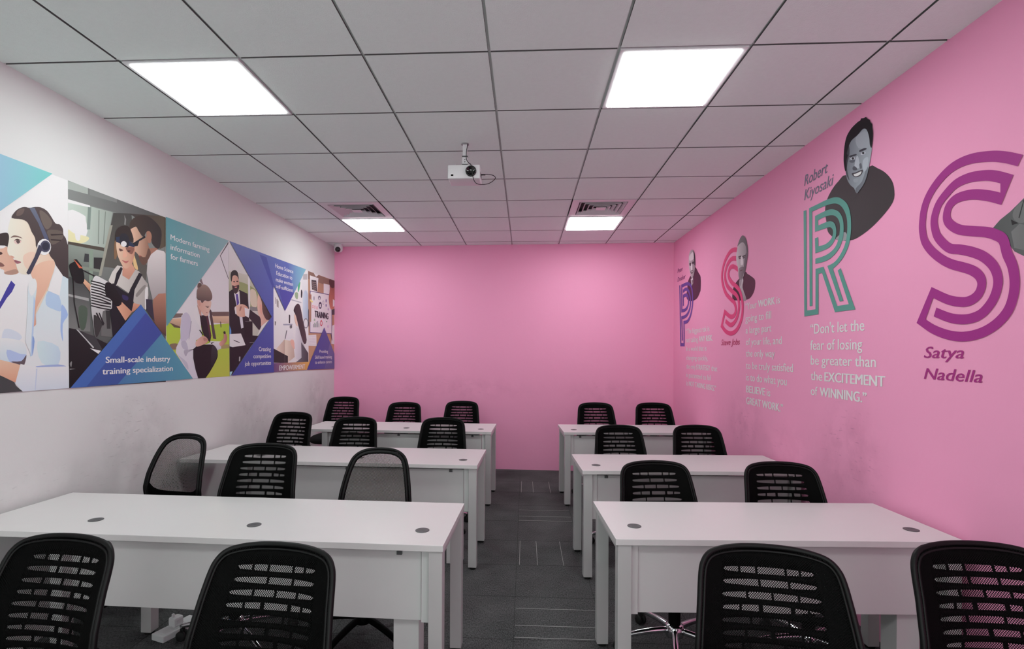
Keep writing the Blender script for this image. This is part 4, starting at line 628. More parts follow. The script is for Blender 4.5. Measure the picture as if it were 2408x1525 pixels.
(((0.8,0.58,0.397),(0.565,0.374,0.253),'v'),[(41142,18047),(44002,18259),(44018,17605),(41377,17552)]),(((0.133,0.099,0.08),),[(42655,17744),(42821,17658),(42874,17228),(42742,17222)]),(((0.089,0.059,0.063),),[(41099,18783),(41448,18511),(42138,16199),(41699,16259),(41259,17939)]),(((0.262,0.18,0.121),),[(36447,15709),(36679,15765),(37047,15788),(37316,15764),(37383,15665),(37343,15519),(37255,15406),(37113,15346),(36923,15319),(36755,15340),(36595,15443),(36456,15594)]),(((0.397,0.341,0.133),),[(42835,15736),(43219,15788),(43711,15815),(44062,15803),(44069,15506),(43586,15455),(42936,15430),(42508,15445),(42448,15524),(42593,15642)]),(((0.8,0.8,0.8),(0.594,0.594,0.67),'v'),[(41156,16036),(42750,16047),(42862,15448),(42265,15291),(41469,15670)]),(((0.8,0.8,0.8),(0.67,0.655,0.735),'v'),[(39161,18660),(39526,18870),(39802,18246),(40190,16784),(40194,16287),(39460,16080),(39464,15534),(38701,15308),(39149,15354),(39766,13099),(39597,13097),(39048,13101),(38585,13526),(37099,15112),(37159,15489),(37634,16172),(37596,16934),(37720,17854),(38478,18232)]),(((0.594,0.572,0.686),),[(37753,17792),(37915,17984),(38134,18110),(38344,18135),(38548,18040),(38744,17841),(38857,17562),(38862,17154),(38784,16669),(38627,16286),(38332,16047),(37965,15911),(37700,15919),(37618,16134),(37633,16493),(37662,16852),(37664,17187),(37681,17523)]),(((0.397,0.386,0.47),),[(38823,17516),(38926,17522),(38628,16112),(38560,16111)]),(((0.523,0.51,0.609),),[(37700,15877),(37830,15963),(38041,16009),(38225,15973),(38367,15787),(38481,15518),(38497,15329),(38346,15288),(38099,15328),(37899,15411),(37777,15552),(37699,15735)]),(((0.458,0.445,0.523),),[(38031,15283),(38331,15333),(38772,15334),(39045,15310),(38968,15264),(38717,15193),(38499,15112),(38388,14990),(38307,14857),(38233,14811),(38116,14928),(38008,15131)]),(((0.565,0.551,0.639),),[(37385,14901),(37643,14792),(38050,14588),(38369,14377),(38515,14140),(38565,13899),(38508,13811),(38290,13995),(37971,14328),(37709,14602),(37519,14768),(37381,14880)]),(((0.8,0.8,0.8),),[(39130,18195),(39526,18848),(39817,18247),(40139,16872),(39308,17722)]),(((0.021,0.015,0.019),),[(39912,18030),(40989,18129),(41225,17289),(41447,16485),(41273,15946),(40549,16342),(40212,16830)]),(((0.089,0.025,0.042),),[(40724,18041),(40989,18037),(41447,16485),(41232,16270)]),(((0.58,0.331,0.262),),[(39548,18850),(40091,18403),(40131,17955),(39875,18117)]),(((0.719,0.409,0.321),(0.8,0.58,0.47),'h'),[(39581,19209),(39681,19202),(39847,19123),(40014,19072),(40146,19098),(40278,19154),(40454,19205),(40732,19251),(41057,19292),(41303,19297),(41406,19252),(41424,19170),(41413,19066),(41381,18930),(41319,18772),(41261,18635),(41221,18543),(41184,18473),(41140,18394),(41093,18284),(41039,18165),(40951,18080),(40807,18038),(40630,18028),(40462,18059),(40318,18149),(40182,18278),(40055,18400),(39933,18491),(39820,18576),(39727,18687),(39644,18868),(39580,19075)]),(((0.104,0.059,0.051),),[(40719,18764),(40824,18771),(40993,18774),(41099,18769),(41078,18752),(40993,18728),(40908,18716),(40824,18726),(40740,18748)]),(((0.166,0.094,0.075),),[(40606,18832),(41136,18879),(41137,18837),(40681,18788)]),(((0.458,0.152,0.139),),[(40722,18339),(40789,18347),(40890,18348),(40949,18342),(40924,18320),(40857,18291),(40798,18276),(40756,18289),(40722,18317)]),(((0.67,0.374,0.291),),[(39724,19178),(39785,19237),(39880,19254),(39955,19224),(39993,19118),(40011,18966),(40001,18846),(39947,18777),(39866,18741),(39799,18760),(39753,18877),(39722,19048)]),
(((0.341,0.236,0.188),(0.099,0.067,0.063),'v'),[(39513,19360),(39508,19503),(39504,19713),(39530,19905),(39594,20050),(39688,20177),(39821,20288),(40010,20391),(40238,20479),(40462,20524),(40668,20515),(40868,20463),(41052,20375),(41226,20243),(41383,20075),(41492,19907),(41543,19743),(41544,19581),(41488,19446),(41352,19347),(41161,19276),(40981,19234),(40834,19239),(40697,19271),(40566,19271),(40434,19192),(40307,19081),(40197,19022),(40115,19065),(40050,19158),(39976,19226),(39881,19228),(39778,19207),(39688,19211),(39613,19275),(39550,19365),(39508,19424),(39496,19401),(39504,19347)]),(((0.127,0.075,0.059),),[(39612,20175),(39596,20258),(39626,20385),(39679,20488),(39761,20542),(39866,20571),(39960,20577),(40040,20557),(40109,20513),(40139,20460),(40113,20396),(40047,20323),(39962,20262),(39842,20210),(39703,20170)]),(((0.245,0.195,0.195),),[(40092,20951),(40354,20510),(40174,20509),(39869,20730)]),(((0.8,0.8,0.8),),[(39358,15533),(41939,16016),(41468,15764),(38701,15330)]),(((0.133,0.127,0.139),),[(38633,15308),(39749,15514),(39465,15400),(38701,15277)]),(((0.009,0.008,0.01),),[(39114,15385),(39646,15671),(40504,15751),(41235,15769),(41622,15764),(41848,15692),(42022,15583),(42180,15438),(42285,15257),(42332,15064),(42349,14895),(42309,14717),(42126,14449),(41711,13988),(41167,13451),(40702,13090),(39741,13096),(39412,13767),(39115,14687)]),(((0.042,0.042,0.051),(0.012,0.011,0.013),'v'),[(41508,15601),(41682,15703),(41923,15605),(42119,15466),(42252,15347),(42337,15189),(42308,14969),(42072,14563),(41727,14103),(41481,13946),(41407,14367),(41425,15083)]),(((0.8,0.51,0.409),(0.594,0.31,0.245),'h'),[(39447,15977),(39678,16149),(40014,16330),(40325,16436),(40584,16410),(40815,16304),(40964,16193),(41010,16102),(40971,16008),(40852,15915),(40621,15818),(40314,15723),(40037,15652),(39815,15600),(39621,15571),(39485,15592),(39401,15685),(39374,15828)]),(((0.523,0.262,0.211),),[(40400,16293),(40566,16282),(40800,16227),(40926,16169),(40834,16106),(40634,16040),(40476,16022),(40402,16096),(40368,16216)]),(((0.752,0.409,0.321),(0.458,0.211,0.166),'h'),[(42546,15899),(42705,16020),(42966,16157),(43166,16298),(43216,16446),(43201,16596),(43205,16711),(43260,16786),(43334,16828),(43416,16816),(43520,16727),(43631,16585),(43693,16434),(43690,16287),(43637,16133),(43525,15990),(43317,15843),(43054,15707),(42836,15640),(42677,15677),(42561,15781)]),(((0.017,0.013,0.013),),[(43161,16879),(43231,16908),(43335,16923),(43415,16913),(43457,16859),(43475,16779),(43459,16720),(43389,16697),(43285,16694),(43205,16711),(43164,16759),(43146,16826)]),(((0.012,0.012,0.014),),[(39826,16877),(39971,16892),(40414,16511),(40236,16505)]),(((0.028,0.028,0.03),),[(41312,15900),(41899,16005),(41468,15810)])],[]),('photo of two men in suits shaking hands',[(((0.8,0.8,0.8),(0.425,0.438,0.311),'v'),[(43878,24718),(51536,18725),(44358,13113),(44148,13067)]),(((0.637,0.637,0.546),(0.366,0.401,0.185),'v'),[(43938,22128),(47003,22273),(49097,20634),(48775,19331),(47193,19325),(43991,19852)]),(((0.333,0.389,0.163),),[(45615,21450),(46426,21429),(47592,21279),(48504,21054),(48859,20732),(48901,20342),(48769,20033),(48486,19830),(48037,19711),(47514,19738),(46849,19985),(46124,20364),(45620,20711),(45384,21013),(45349,21293)]),(((0.718,0.637,0.49),),[(47504,20935),(47783,21070),(48188,21049),(48505,20880),(48676,20465),(48754,19901),(48688,19499),(48376,19368),(47929,19400),(47597,19575),(47454,19986),(47420,20539)]),(((0.77,0.77,0.77),),[(47432,21937),(47484,19351),(47160,19323),(47058,22230)]),(((0.262,0.262,0.253),),[(47435,19389),(48774,19401),(48863,19075),(47439,18962)]),(((0.015,0.014,0.016),),[(43990,20358),(44615,20688),(45058,20156),(45620,20711),(47022,20522),(47225,19286),(47404,17167),(46421,16540),(44075,16629)]),(((0.8,0.8,0.8),),[(44660,20596),(45057,20302),(45621,20612),(45752,19407),(45213,19154)]),(((0.718,0.718,0.77),),[(45639,18327),(46095,18524),(46337,17373),(45952,17272)]),
(((0.106,0.067,0.343),),[(45027,20267),(45353,20303),(45584,19556),(45258,19158)]),(((0.8,0.504,0.377),(0.637,0.343,0.253),'h'),[(44321,21596),(44369,21704),(44452,21778),(44578,21833),(44778,21892),(45025,21932),(45237,21905),(45387,21770),(45501,21566),(45570,21362),(45592,21178),(45568,20994),(45499,20819),(45370,20634),(45196,20458),(45027,20356),(44870,20361),(44716,20437),(44588,20548),(44492,20688),(44420,20862),(44368,21042),(44329,21234),(44308,21432)]),(((0.038,0.025,0.023),),[(44469,20975),(44556,20993),(44701,20957),(44875,20946),(45104,21021),(45363,21124),(45542,21153),(45587,21047),(45549,20867),(45470,20693),(45349,20528),(45188,20370),(45027,20283),(44868,20302),(44710,20391),(44588,20507),(44506,20664),(44458,20847)]),(((0.718,0.311,0.262),),[(44803,20856),(44916,20892),(45112,20935),(45244,20951),(45244,20915),(45179,20853),(45097,20811),(44982,20810),(44852,20830)]),(((0.03,0.018,0.018),),[(44553,21307),(44627,21337),(44768,21375),(44872,21390),(44898,21363),(44886,21315),(44844,21281),(44743,21278),(44614,21289)]),(((0.03,0.018,0.018),),[(45048,21414),(45146,21445),(45318,21479),(45434,21491),(45437,21459),(45385,21405),(45315,21369),(45213,21371),(45094,21391)]),(((0.018,0.014,0.014),),[(44222,21502),(44202,21669),(44204,21873),(44261,22050),(44401,22185),(44597,22294),(44791,22357),(44976,22370),(45160,22335),(45308,22242),(45418,22033),(45492,21764),(45508,21600),(45453,21644),(45341,21794),(45192,21898),(44983,21912),(44739,21882),(44549,21805),(44458,21635),(44419,21418),(44381,21284),(44320,21290),(44260,21377)]),(((0.025,0.022,0.027),),[(47275,19137),(49391,18512),(49613,17394),(49051,17280),(47119,18428)]),(((0.8,0.59,0.451),(0.718,0.366,0.271),'h'),[(44889,19126),(45191,19281),(45647,19420),(46088,19487),(46491,19455),(46875,19347),(47113,19191),(47142,18962),(47019,18687),(46799,18474),(46450,18361),(46012,18311),(45639,18310),(45383,18364),(45186,18466),(45040,18595),(44908,18760),(44826,18953)]),(((0.425,0.193,0.149),),[(45784,19245),(45871,19281),(45967,19273),(46013,19223),(45968,19104),(45873,18945),(45787,18832),(45720,18798),(45661,18810),(45635,18861),(45659,18978),(45717,19133)]),(((0.8,0.8,0.8),),[(46478,19222),(47389,19112),(47233,18334),(46594,18459)]),(((0.8,0.8,0.8),),[(44860,19083),(45066,19141),(45189,18500),(44953,18523)]),(((0.8,0.546,0.438),(0.561,0.291,0.218),'h'),[(48767,20252),(48836,20522),(48960,20712),(48986,20721),(51536,18725),(51087,18374),(50881,18301),(50441,18021),(49942,17712),(49576,17570),(49459,17714),(49467,18020),(49428,18319),(49252,18526),(49032,18724),(48864,18987),(48780,19391),(48746,19863)]),(((0.13,0.081,0.067),(0.035,0.022,0.022),'h'),[(51065,18357),(50989,18337),(50565,18345),(50262,18494),(49985,18762),(49777,19057),(49685,19369),(49657,19711),(49591,20024),(49386,20312),(49145,20569),(49117,20619),(51536,18725)]),(((0.77,0.401,0.311),),[(49206,19704),(49335,19779),(49528,19771),(49665,19674),(49691,19422),(49658,19081),(49601,18847),(49516,18798),(49407,18854),(49317,18977),(49246,19204),(49194,19496)]),(((0.8,0.8,0.8),),[(49540,17658),(50955,18342),(49403,17144),(48746,16662)]),(((0.011,0.01,0.013),),[(44074,16709),(46420,16724),(48951,16704),(48453,16314),(47547,15632),(45279,13832),(44358,13113),(44316,13103),(44147,13111),(44079,16047)]),(((0.008,0.008,0.009),),[(46567,17954),(47890,18050),(47902,16653),(46423,16356)]),(((0.143,0.143,0.156),),[(46598,17973),(47890,18067),(47890,18015),(46630,17924)]),(((0.143,0.377,0.8),),[(44068,17464),(44327,17038),(44367,15598),(44088,15652),(44063,16755)]),(((0.8,0.8,0.8),),[(44074,16709),(45894,16822),(46678,15791),(44553,15584),(44088,15658),(44079,16047)]),(((0.022,0.022,0.03),),[(44693,16231),(45733,16025),(45658,15974),(44737,16151)]),(((0.425,0.425,0.425),),[(45592,14748),(45819,14746),(45792,14334),(45565,14338)]),(((0.262,0.262,0.271),),[(47381,16057),(48198,16115),(48111,16047),(47381,15988)]),(((0.425,0.718,0.8),),[(44139,13449),(44570,13470),(44286,13105),(44147,13111)])],[]),
('photo of a woman sewing at a machine',[(((0.8,0.8,0.8),(0.8,0.8,0.8),'v'),[(51935,22030),(54501,19542),(54501,19542),(54501,19542),(54552,14028),(52033,14050)]),(((0.8,0.8,0.8),),[(51941,21834),(54416,19518),(54473,19569),(54501,19542),(54514,18170),(52013,15633),(51950,20768)]),(((0.143,0.13,0.112),),[(52367,20730),(52485,20742),(52524,20106),(52423,20096)]),(((0.143,0.13,0.112),),[(52655,20600),(52825,20617),(52883,19817),(52730,19803)]),(((0.143,0.13,0.112),),[(52929,20466),(53066,20480),(53073,19752),(52970,19743)]),(((0.112,0.106,0.096),),[(52305,18331),(52541,18265),(52443,17859),(52308,17932)]),(((0.8,0.8,0.8),(0.77,0.77,0.8),'v'),[(54123,18126),(54514,18147),(54517,17851)]),(((0.366,0.377,0.464),),[(54123,18126),(54514,18150),(54515,18006),(54214,17990)]),(((0.143,0.143,0.163),),[(54529,16553),(54516,16553),(54529,16588)]),(((0.8,0.8,0.8),),[(52072,16410),(52321,16521),(52667,16542),(52914,16471),(52982,16254),(52947,15946),(52835,15704),(52604,15565),(52299,15493),(52080,15537),(52012,15724),(52006,16206)]),(((0.8,0.702,0.575),(0.575,0.438,0.355),'h'),[(52633,15501),(54408,16483),(54530,16475),(54549,14369)]),(((0.03,0.027,0.027),),[(52015,15539),(54544,14902),(54552,14026),(53672,14035),(52032,14091)])],[(((0.8,0.8,0.8),(0.8,0.8,0.8),'v'),[(54501,19542),(54501,19542),(59827,24738),(60426,24682),(60719,13976),(54552,14028),(54501,19542)]),(((0.8,0.8,0.8),),[(55030,20059),(59037,23582),(60330,24313),(60408,21019),(56626,20313),(54514,18170),(54501,19542)]),(((0.8,0.8,0.8),(0.561,0.606,0.685),'v'),[(59194,24120),(60418,24418),(60548,18272),(59296,19020),(58844,21765),(58575,23516)]),(((0.606,0.718,0.8),(0.401,0.49,0.637),'h'),[(59160,21980),(59512,22315),(59992,22334),(60354,22023),(60517,21159),(60553,19963),(60428,19092),(60026,18769),(59472,18773),(59082,19096),(58965,19948),(59002,21121)]),(((0.085,0.425,0.218),),[(58172,23123),(58308,23125),(58290,22889),(58174,22514),(58049,22207),(57928,22016),(57798,21894),(57706,21903),(57655,22128),(57642,22483),(57670,22634)]),(((0.038,0.038,0.044),),[(58525,22264),(58640,22281),(58789,22183),(58883,22038),(58879,21828),(58818,21573),(58743,21396),(58649,21337),(58541,21356),(58470,21457),(58453,21709),(58472,22043)]),(((0.49,0.477,0.49),),[(59232,24157),(60219,24343),(60226,23657),(59038,23492),(59033,23964)]),(((0.311,0.425,0.262),),[(56907,21724),(57137,21815),(57470,21859),(57706,21815),(57761,21606),(57715,21308),(57612,21103),(57430,21065),(57192,21118),(57011,21215),(56907,21371),(56857,21571)]),(((0.425,0.438,0.49),),[(56040,20943),(58643,20851),(58644,20744),(56041,20815)]),(((0.262,0.271,0.311),),[(60589,18550),(60517,18283),(60310,18062),(60012,17931),(59682,17916),(59388,18018),(59184,18215),(59110,18468),(59179,18730),(59378,18949),(59671,19083),(60000,19104),(60300,19007),(60512,18809)]),(((0.77,0.788,0.8),),[(60367,18538),(60317,18328),(60172,18155),(59962,18053),(59729,18042),(59521,18123),(59376,18279),(59323,18480),(59372,18686),(59513,18858),(59720,18962),(59952,18977),(60164,18898),(60313,18742)]),(((0.8,0.8,0.8),(0.77,0.77,0.8),'v'),[(54514,18147),(56296,18244),(56661,16677),(54589,16455),(55038,17488),(54517,17851)]),(((0.366,0.377,0.464),),[(54514,18150),(56354,18264),(56259,18096),(54515,18006)]),(((0.063,0.063,0.076),),[(55935,17909),(55922,17820),(55886,17747),(55833,17705),(55774,17703),(55720,17739),(55683,17809),(55669,17896),(55681,17985),(55717,18058),(55770,18100),(55829,18103),(55883,18066),(55921,17997)]),(((0.063,0.063,0.076),),[(56241,17950),(56229,17860),(56192,17787),(56138,17745),(56079,17742),(56025,17779),(55987,17848),(55973,17937),(55985,18026),(56022,18099),(56075,18141),(56135,18144),(56189,18108),(56227,18038)]),(((0.027,0.027,0.03),),[(55450,19178),(55600,19222),(55790,19134),(55741,18299),(55458,18283)]),(((0.143,0.143,0.163),),[(54854,17480),(55056,17489),(54679,16557),(54529,16553),(54529,16588)]),
(((0.8,0.702,0.575),(0.575,0.438,0.355),'h'),[(54530,16475),(56508,16346),(56917,14622),(55204,14021),(55138,14022),(54549,14369)]),(((0.03,0.027,0.027),),[(54544,14902),(55268,14720),(55274,14020),(54552,14026)]),(((0.8,0.49,0.389),),[(55853,16459),(56065,16533),(56394,16546),(56663,16452),(56827,16151),(56928,15743),(56908,15488),(56690,15522),(56355,15709),(56088,15910),(55929,16104),(55834,16313)]),(((0.77,0.77,0.8),(0.366,0.366,0.413),'h'),[(57201,17971),(58507,17723),(59219,16133),(60563,14590),(58745,13992),(58676,13993),(57276,14444),(56825,15920)]),(((0.163,0.163,0.185),(0.055,0.055,0.063),'h'),[(58584,16300),(60559,15051),(60614,13977),(58175,13997),(57180,14010),(58707,14517)]),(((0.8,0.575,0.464),),[(56753,19288),(56868,19357),(57049,19354),(57229,19235),(57413,18902),(57595,18451),(57682,18126),(57611,18038),(57445,18081),(57279,18175),(57135,18310),(56990,18496),(56877,18691),(56794,18908),(56740,19134)]),(((0.035,0.027,0.03),(0.076,0.051,0.055),'h'),[(56592,19793),(56756,20066),(57084,20354),(57416,20541),(57700,20610),(57987,20576),(58274,20372),(58555,19927),(58836,19305),(59129,18649),(59506,17938),(59897,17188),(60101,16604),(59993,16261),(59696,16096),(59368,16117),(59059,16356),(58720,16774),(58366,17273),(57977,17894),(57575,18592),(57230,19148),(56927,19449),(56678,19616)])]),('overhead photo of a training plan on a wooden table',[(((0.425,0.253,0.163),(0.606,0.355,0.201),'v'),[(60402,24703),(68957,24722),(69096,12852),(60607,13025)]),(((0.262,0.163,0.118),),[(60437,24697),(68899,24651),(68910,23712),(60446,23779)]),(((0.8,0.8,0.8),),[(60957,24268),(63544,24291),(63174,22483),(61111,22461)]),(((0.041,0.038,0.044),),[(61416,23803),(62869,23909),(63124,22602),(61590,22630)]),(((0.425,0.366,0.311),),[(61695,23626),(61927,23639),(61928,23517),(61696,23505)]),(((0.425,0.366,0.311),),[(62067,23648),(62301,23661),(62303,23538),(62068,23526)]),(((0.425,0.366,0.311),),[(62443,23670),(62680,23683),(62682,23560),(62444,23547)]),(((0.425,0.366,0.311),),[(61697,23402),(61929,23413),(61930,23291),(61698,23280)]),(((0.425,0.366,0.311),),[(62069,23422),(62304,23434),(62305,23311),(62070,23300)]),(((0.425,0.366,0.311),),[(62445,23443),(62683,23455),(62684,23332),(62447,23320)]),(((0.425,0.366,0.311),),[(61699,23177),(61931,23188),(61933,23066),(61701,23055)]),(((0.425,0.366,0.311),),[(62071,23196),(62306,23207),(62307,23084),(62073,23074)]),(((0.425,0.366,0.311),),[(62448,23216),(62685,23227),(62687,23103),(62449,23093)]),(((0.425,0.366,0.311),),[(61702,22952),(61934,22962),(61935,22840),(61703,22831)]),(((0.425,0.366,0.311),),[(62074,22970),(62308,22980),(62310,22858),(62075,22848)]),(((0.425,0.366,0.311),),[(62450,22988),(62688,22999),(62689,22875),(62451,22865)]),(((0.425,0.366,0.311),),[(61704,22728),(61936,22737),(61937,22615),(61705,22606)]),(((0.425,0.366,0.311),),[(62076,22744),(62311,22754),(62312,22631),(62077,22622)]),(((0.425,0.366,0.311),),[(62453,22761),(62690,22770),(62691,22647),(62454,22638)]),(((0.8,0.8,0.8),),[(65208,23853),(67390,23935),(67296,22576),(65222,22568)]),(((0.8,0.8,0.8),),[(62669,24708),(63589,24703),(62745,24340),(62065,24707)]),(((0.124,0.085,0.226),),[(60975,22445),(68126,22728),(68186,17544),(60937,17440)]),(((0.8,0.8,0.8),(0.8,0.77,0.8),'v'),[(61158,22374),(67903,22621),(67961,17639),(61117,17539)]),(((0.425,0.244,0.163),),[(60912,21993),(61435,22051),(61377,18780),(61014,18759)]),(((0.8,0.718,0.262),),[(61076,21455),(61905,21256),(61721,21098),(61033,21218)]),(((0.366,0.17,0.112),),[(61231,21842),(61201,21678),(61115,21539),(60988,21455),(60848,21441),(60721,21499),(60633,21618),(60601,21775),(60630,21938),(60715,22076),(60841,22161),(60981,22177),(61109,22120),(61198,22000)]),(((0.035,0.027,0.076),),[(64626,21030),(64578,20830),(64440,20662),(64240,20558),(64018,20540),(63819,20609),(63680,20752),(63630,20941),(63676,21138),(63811,21305),(64009,21411),(64230,21432),(64432,21364),(64574,21221)]),(((0.8,0.8,0.8),),[(63924,21113),(64322,21198),(64326,20759),(63928,20725)]),
(((0.606,0.067,0.101),),[(64854,18806),(64818,18633),(64713,18491),(64562,18408),(64394,18399),(64243,18467),(64137,18597),(64098,18764),(64133,18935),(64236,19077),(64386,19161),(64554,19172),(64707,19105),(64814,18975)]),(((0.8,0.8,0.8),),[(64676,18796),(64657,18701),(64601,18623),(64521,18577),(64431,18573),(64350,18610),(64294,18682),(64273,18774),(64292,18868),(64347,18946),(64427,18992),(64516,18997),(64598,18960),(64655,18889)]),(((0.143,0.124,0.193),),[(64239,21922),(64198,21799),(64081,21693),(63913,21623),(63726,21605),(63558,21640),(63442,21722),(63400,21835),(63439,21956),(63554,22062),(63720,22132),(63907,22152),(64077,22118),(64195,22036)]),(((0.8,0.8,0.8),),[(64040,21833),(64019,21755),(63957,21688),(63868,21645),(63770,21635),(63680,21660),(63619,21714),(63596,21788),(63617,21865),(63678,21932),(63766,21975),(63865,21985),(63954,21961),(64017,21907)]),(((0.143,0.124,0.193),),[(62299,21673),(62288,21557),(62257,21462),(62210,21406),(62158,21401),(62110,21447),(62077,21536),(62064,21649),(62075,21765),(62106,21860),(62153,21916),(62205,21922),(62252,21875),(62286,21787)]),(((0.218,0.193,0.262),),[(65364,21443),(65337,21329),(65259,21232),(65146,21172),(65021,21161),(64907,21200),(64829,21282),(64800,21390),(64826,21503),(64903,21600),(65015,21660),(65140,21673),(65255,21634),(65334,21552)]),(((0.8,0.8,0.8),),[(65286,21436),(65267,21348),(65210,21274),(65128,21228),(65037,21220),(64955,21250),(64897,21314),(64876,21397),(64895,21484),(64951,21558),(65033,21604),(65124,21613),(65207,21583),(65265,21520)]),(((0.8,0.218,0.262),),[(62075,20660),(62052,20576),(61988,20505),(61895,20461),(61792,20452),(61699,20481),(61634,20540),(61611,20619),(61633,20703),(61696,20773),(61788,20818),(61892,20827),(61985,20799),(62051,20740)]),(((0.8,0.8,0.8),),[(61981,20652),(61968,20598),(61930,20552),(61874,20523),(61812,20518),(61756,20537),(61717,20576),(61703,20628),(61716,20682),(61754,20727),(61810,20756),(61872,20761),(61928,20743),(61967,20704)]),(((0.8,0.218,0.262),),[(62665,20645),(62642,20560),(62577,20489),(62483,20444),(62377,20435),(62283,20464),(62217,20524),(62193,20604),(62215,20688),(62279,20760),(62373,20805),(62479,20814),(62574,20786),(62641,20725)]),(((0.8,0.8,0.8),),[(62570,20637),(62557,20582),(62518,20536),(62461,20507),(62398,20502),(62341,20521),(62301,20560),(62286,20612),(62300,20667),(62339,20713),(62395,20742),(62458,20747),(62515,20729),(62555,20689)]),(((0.8,0.218,0.262),),[(63340,20607),(63317,20522),(63250,20449),(63153,20404),(63046,20395),(62949,20424),(62882,20485),(62857,20566),(62880,20651),(62946,20723),(63042,20768),(63149,20778),(63247,20749),(63315,20688)]),(((0.8,0.8,0.8),),[(63243,20599),(63229,20543),(63189,20497),(63131,20468),(63067,20462),(63009,20482),(62968,20522),(62953,20574),(62967,20629),(63006,20676),(63064,20705),(63129,20711),(63187,20692),(63228,20652)]),(((0.112,0.101,0.311),),[(66172,21771),(66158,21665),(66115,21577),(66052,21525),(65981,21518),(65917,21558),(65873,21637),(65856,21740),(65870,21845),(65913,21933),(65976,21986),(66046,21993),(66110,21953),(66155,21874)]),(((0.112,0.101,0.311),),[(66179,21169),(66164,21081),(66121,21007),(66058,20963),(65987,20957),(65924,20990),(65879,21056),(65863,21141),(65877,21229),(65920,21302),(65983,21347),(66053,21353),(66117,21321),(66162,21255)]),(((0.425,0.218,0.561),),[(66854,20723),(66841,20651),(66804,20592),(66751,20556),(66691,20551),(66636,20578),(66599,20632),(66585,20700),(66597,20772),(66634,20831),(66687,20867),(66747,20872),(66801,20845),(66840,20792)]),(((0.085,0.262,0.143),),[(66415,19095),(66400,19050),(66356,19012),(66292,18989),(66221,18985),(66157,19001),(66113,19033),(66097,19076),(66112,19120),(66156,19158),(66219,19181),(66290,19185),(66354,19170),(66399,19137)]),(((0.637,0.425,0.718),),[(66825,18490),(66813,18402),(66776,18329),(66722,18288),(66663,18285),(66608,18321),(66570,18390),(66556,18477),(66568,18565),(66605,18637),(66658,18679),(66718,18682),(66772,18646),(66811,18577)]),
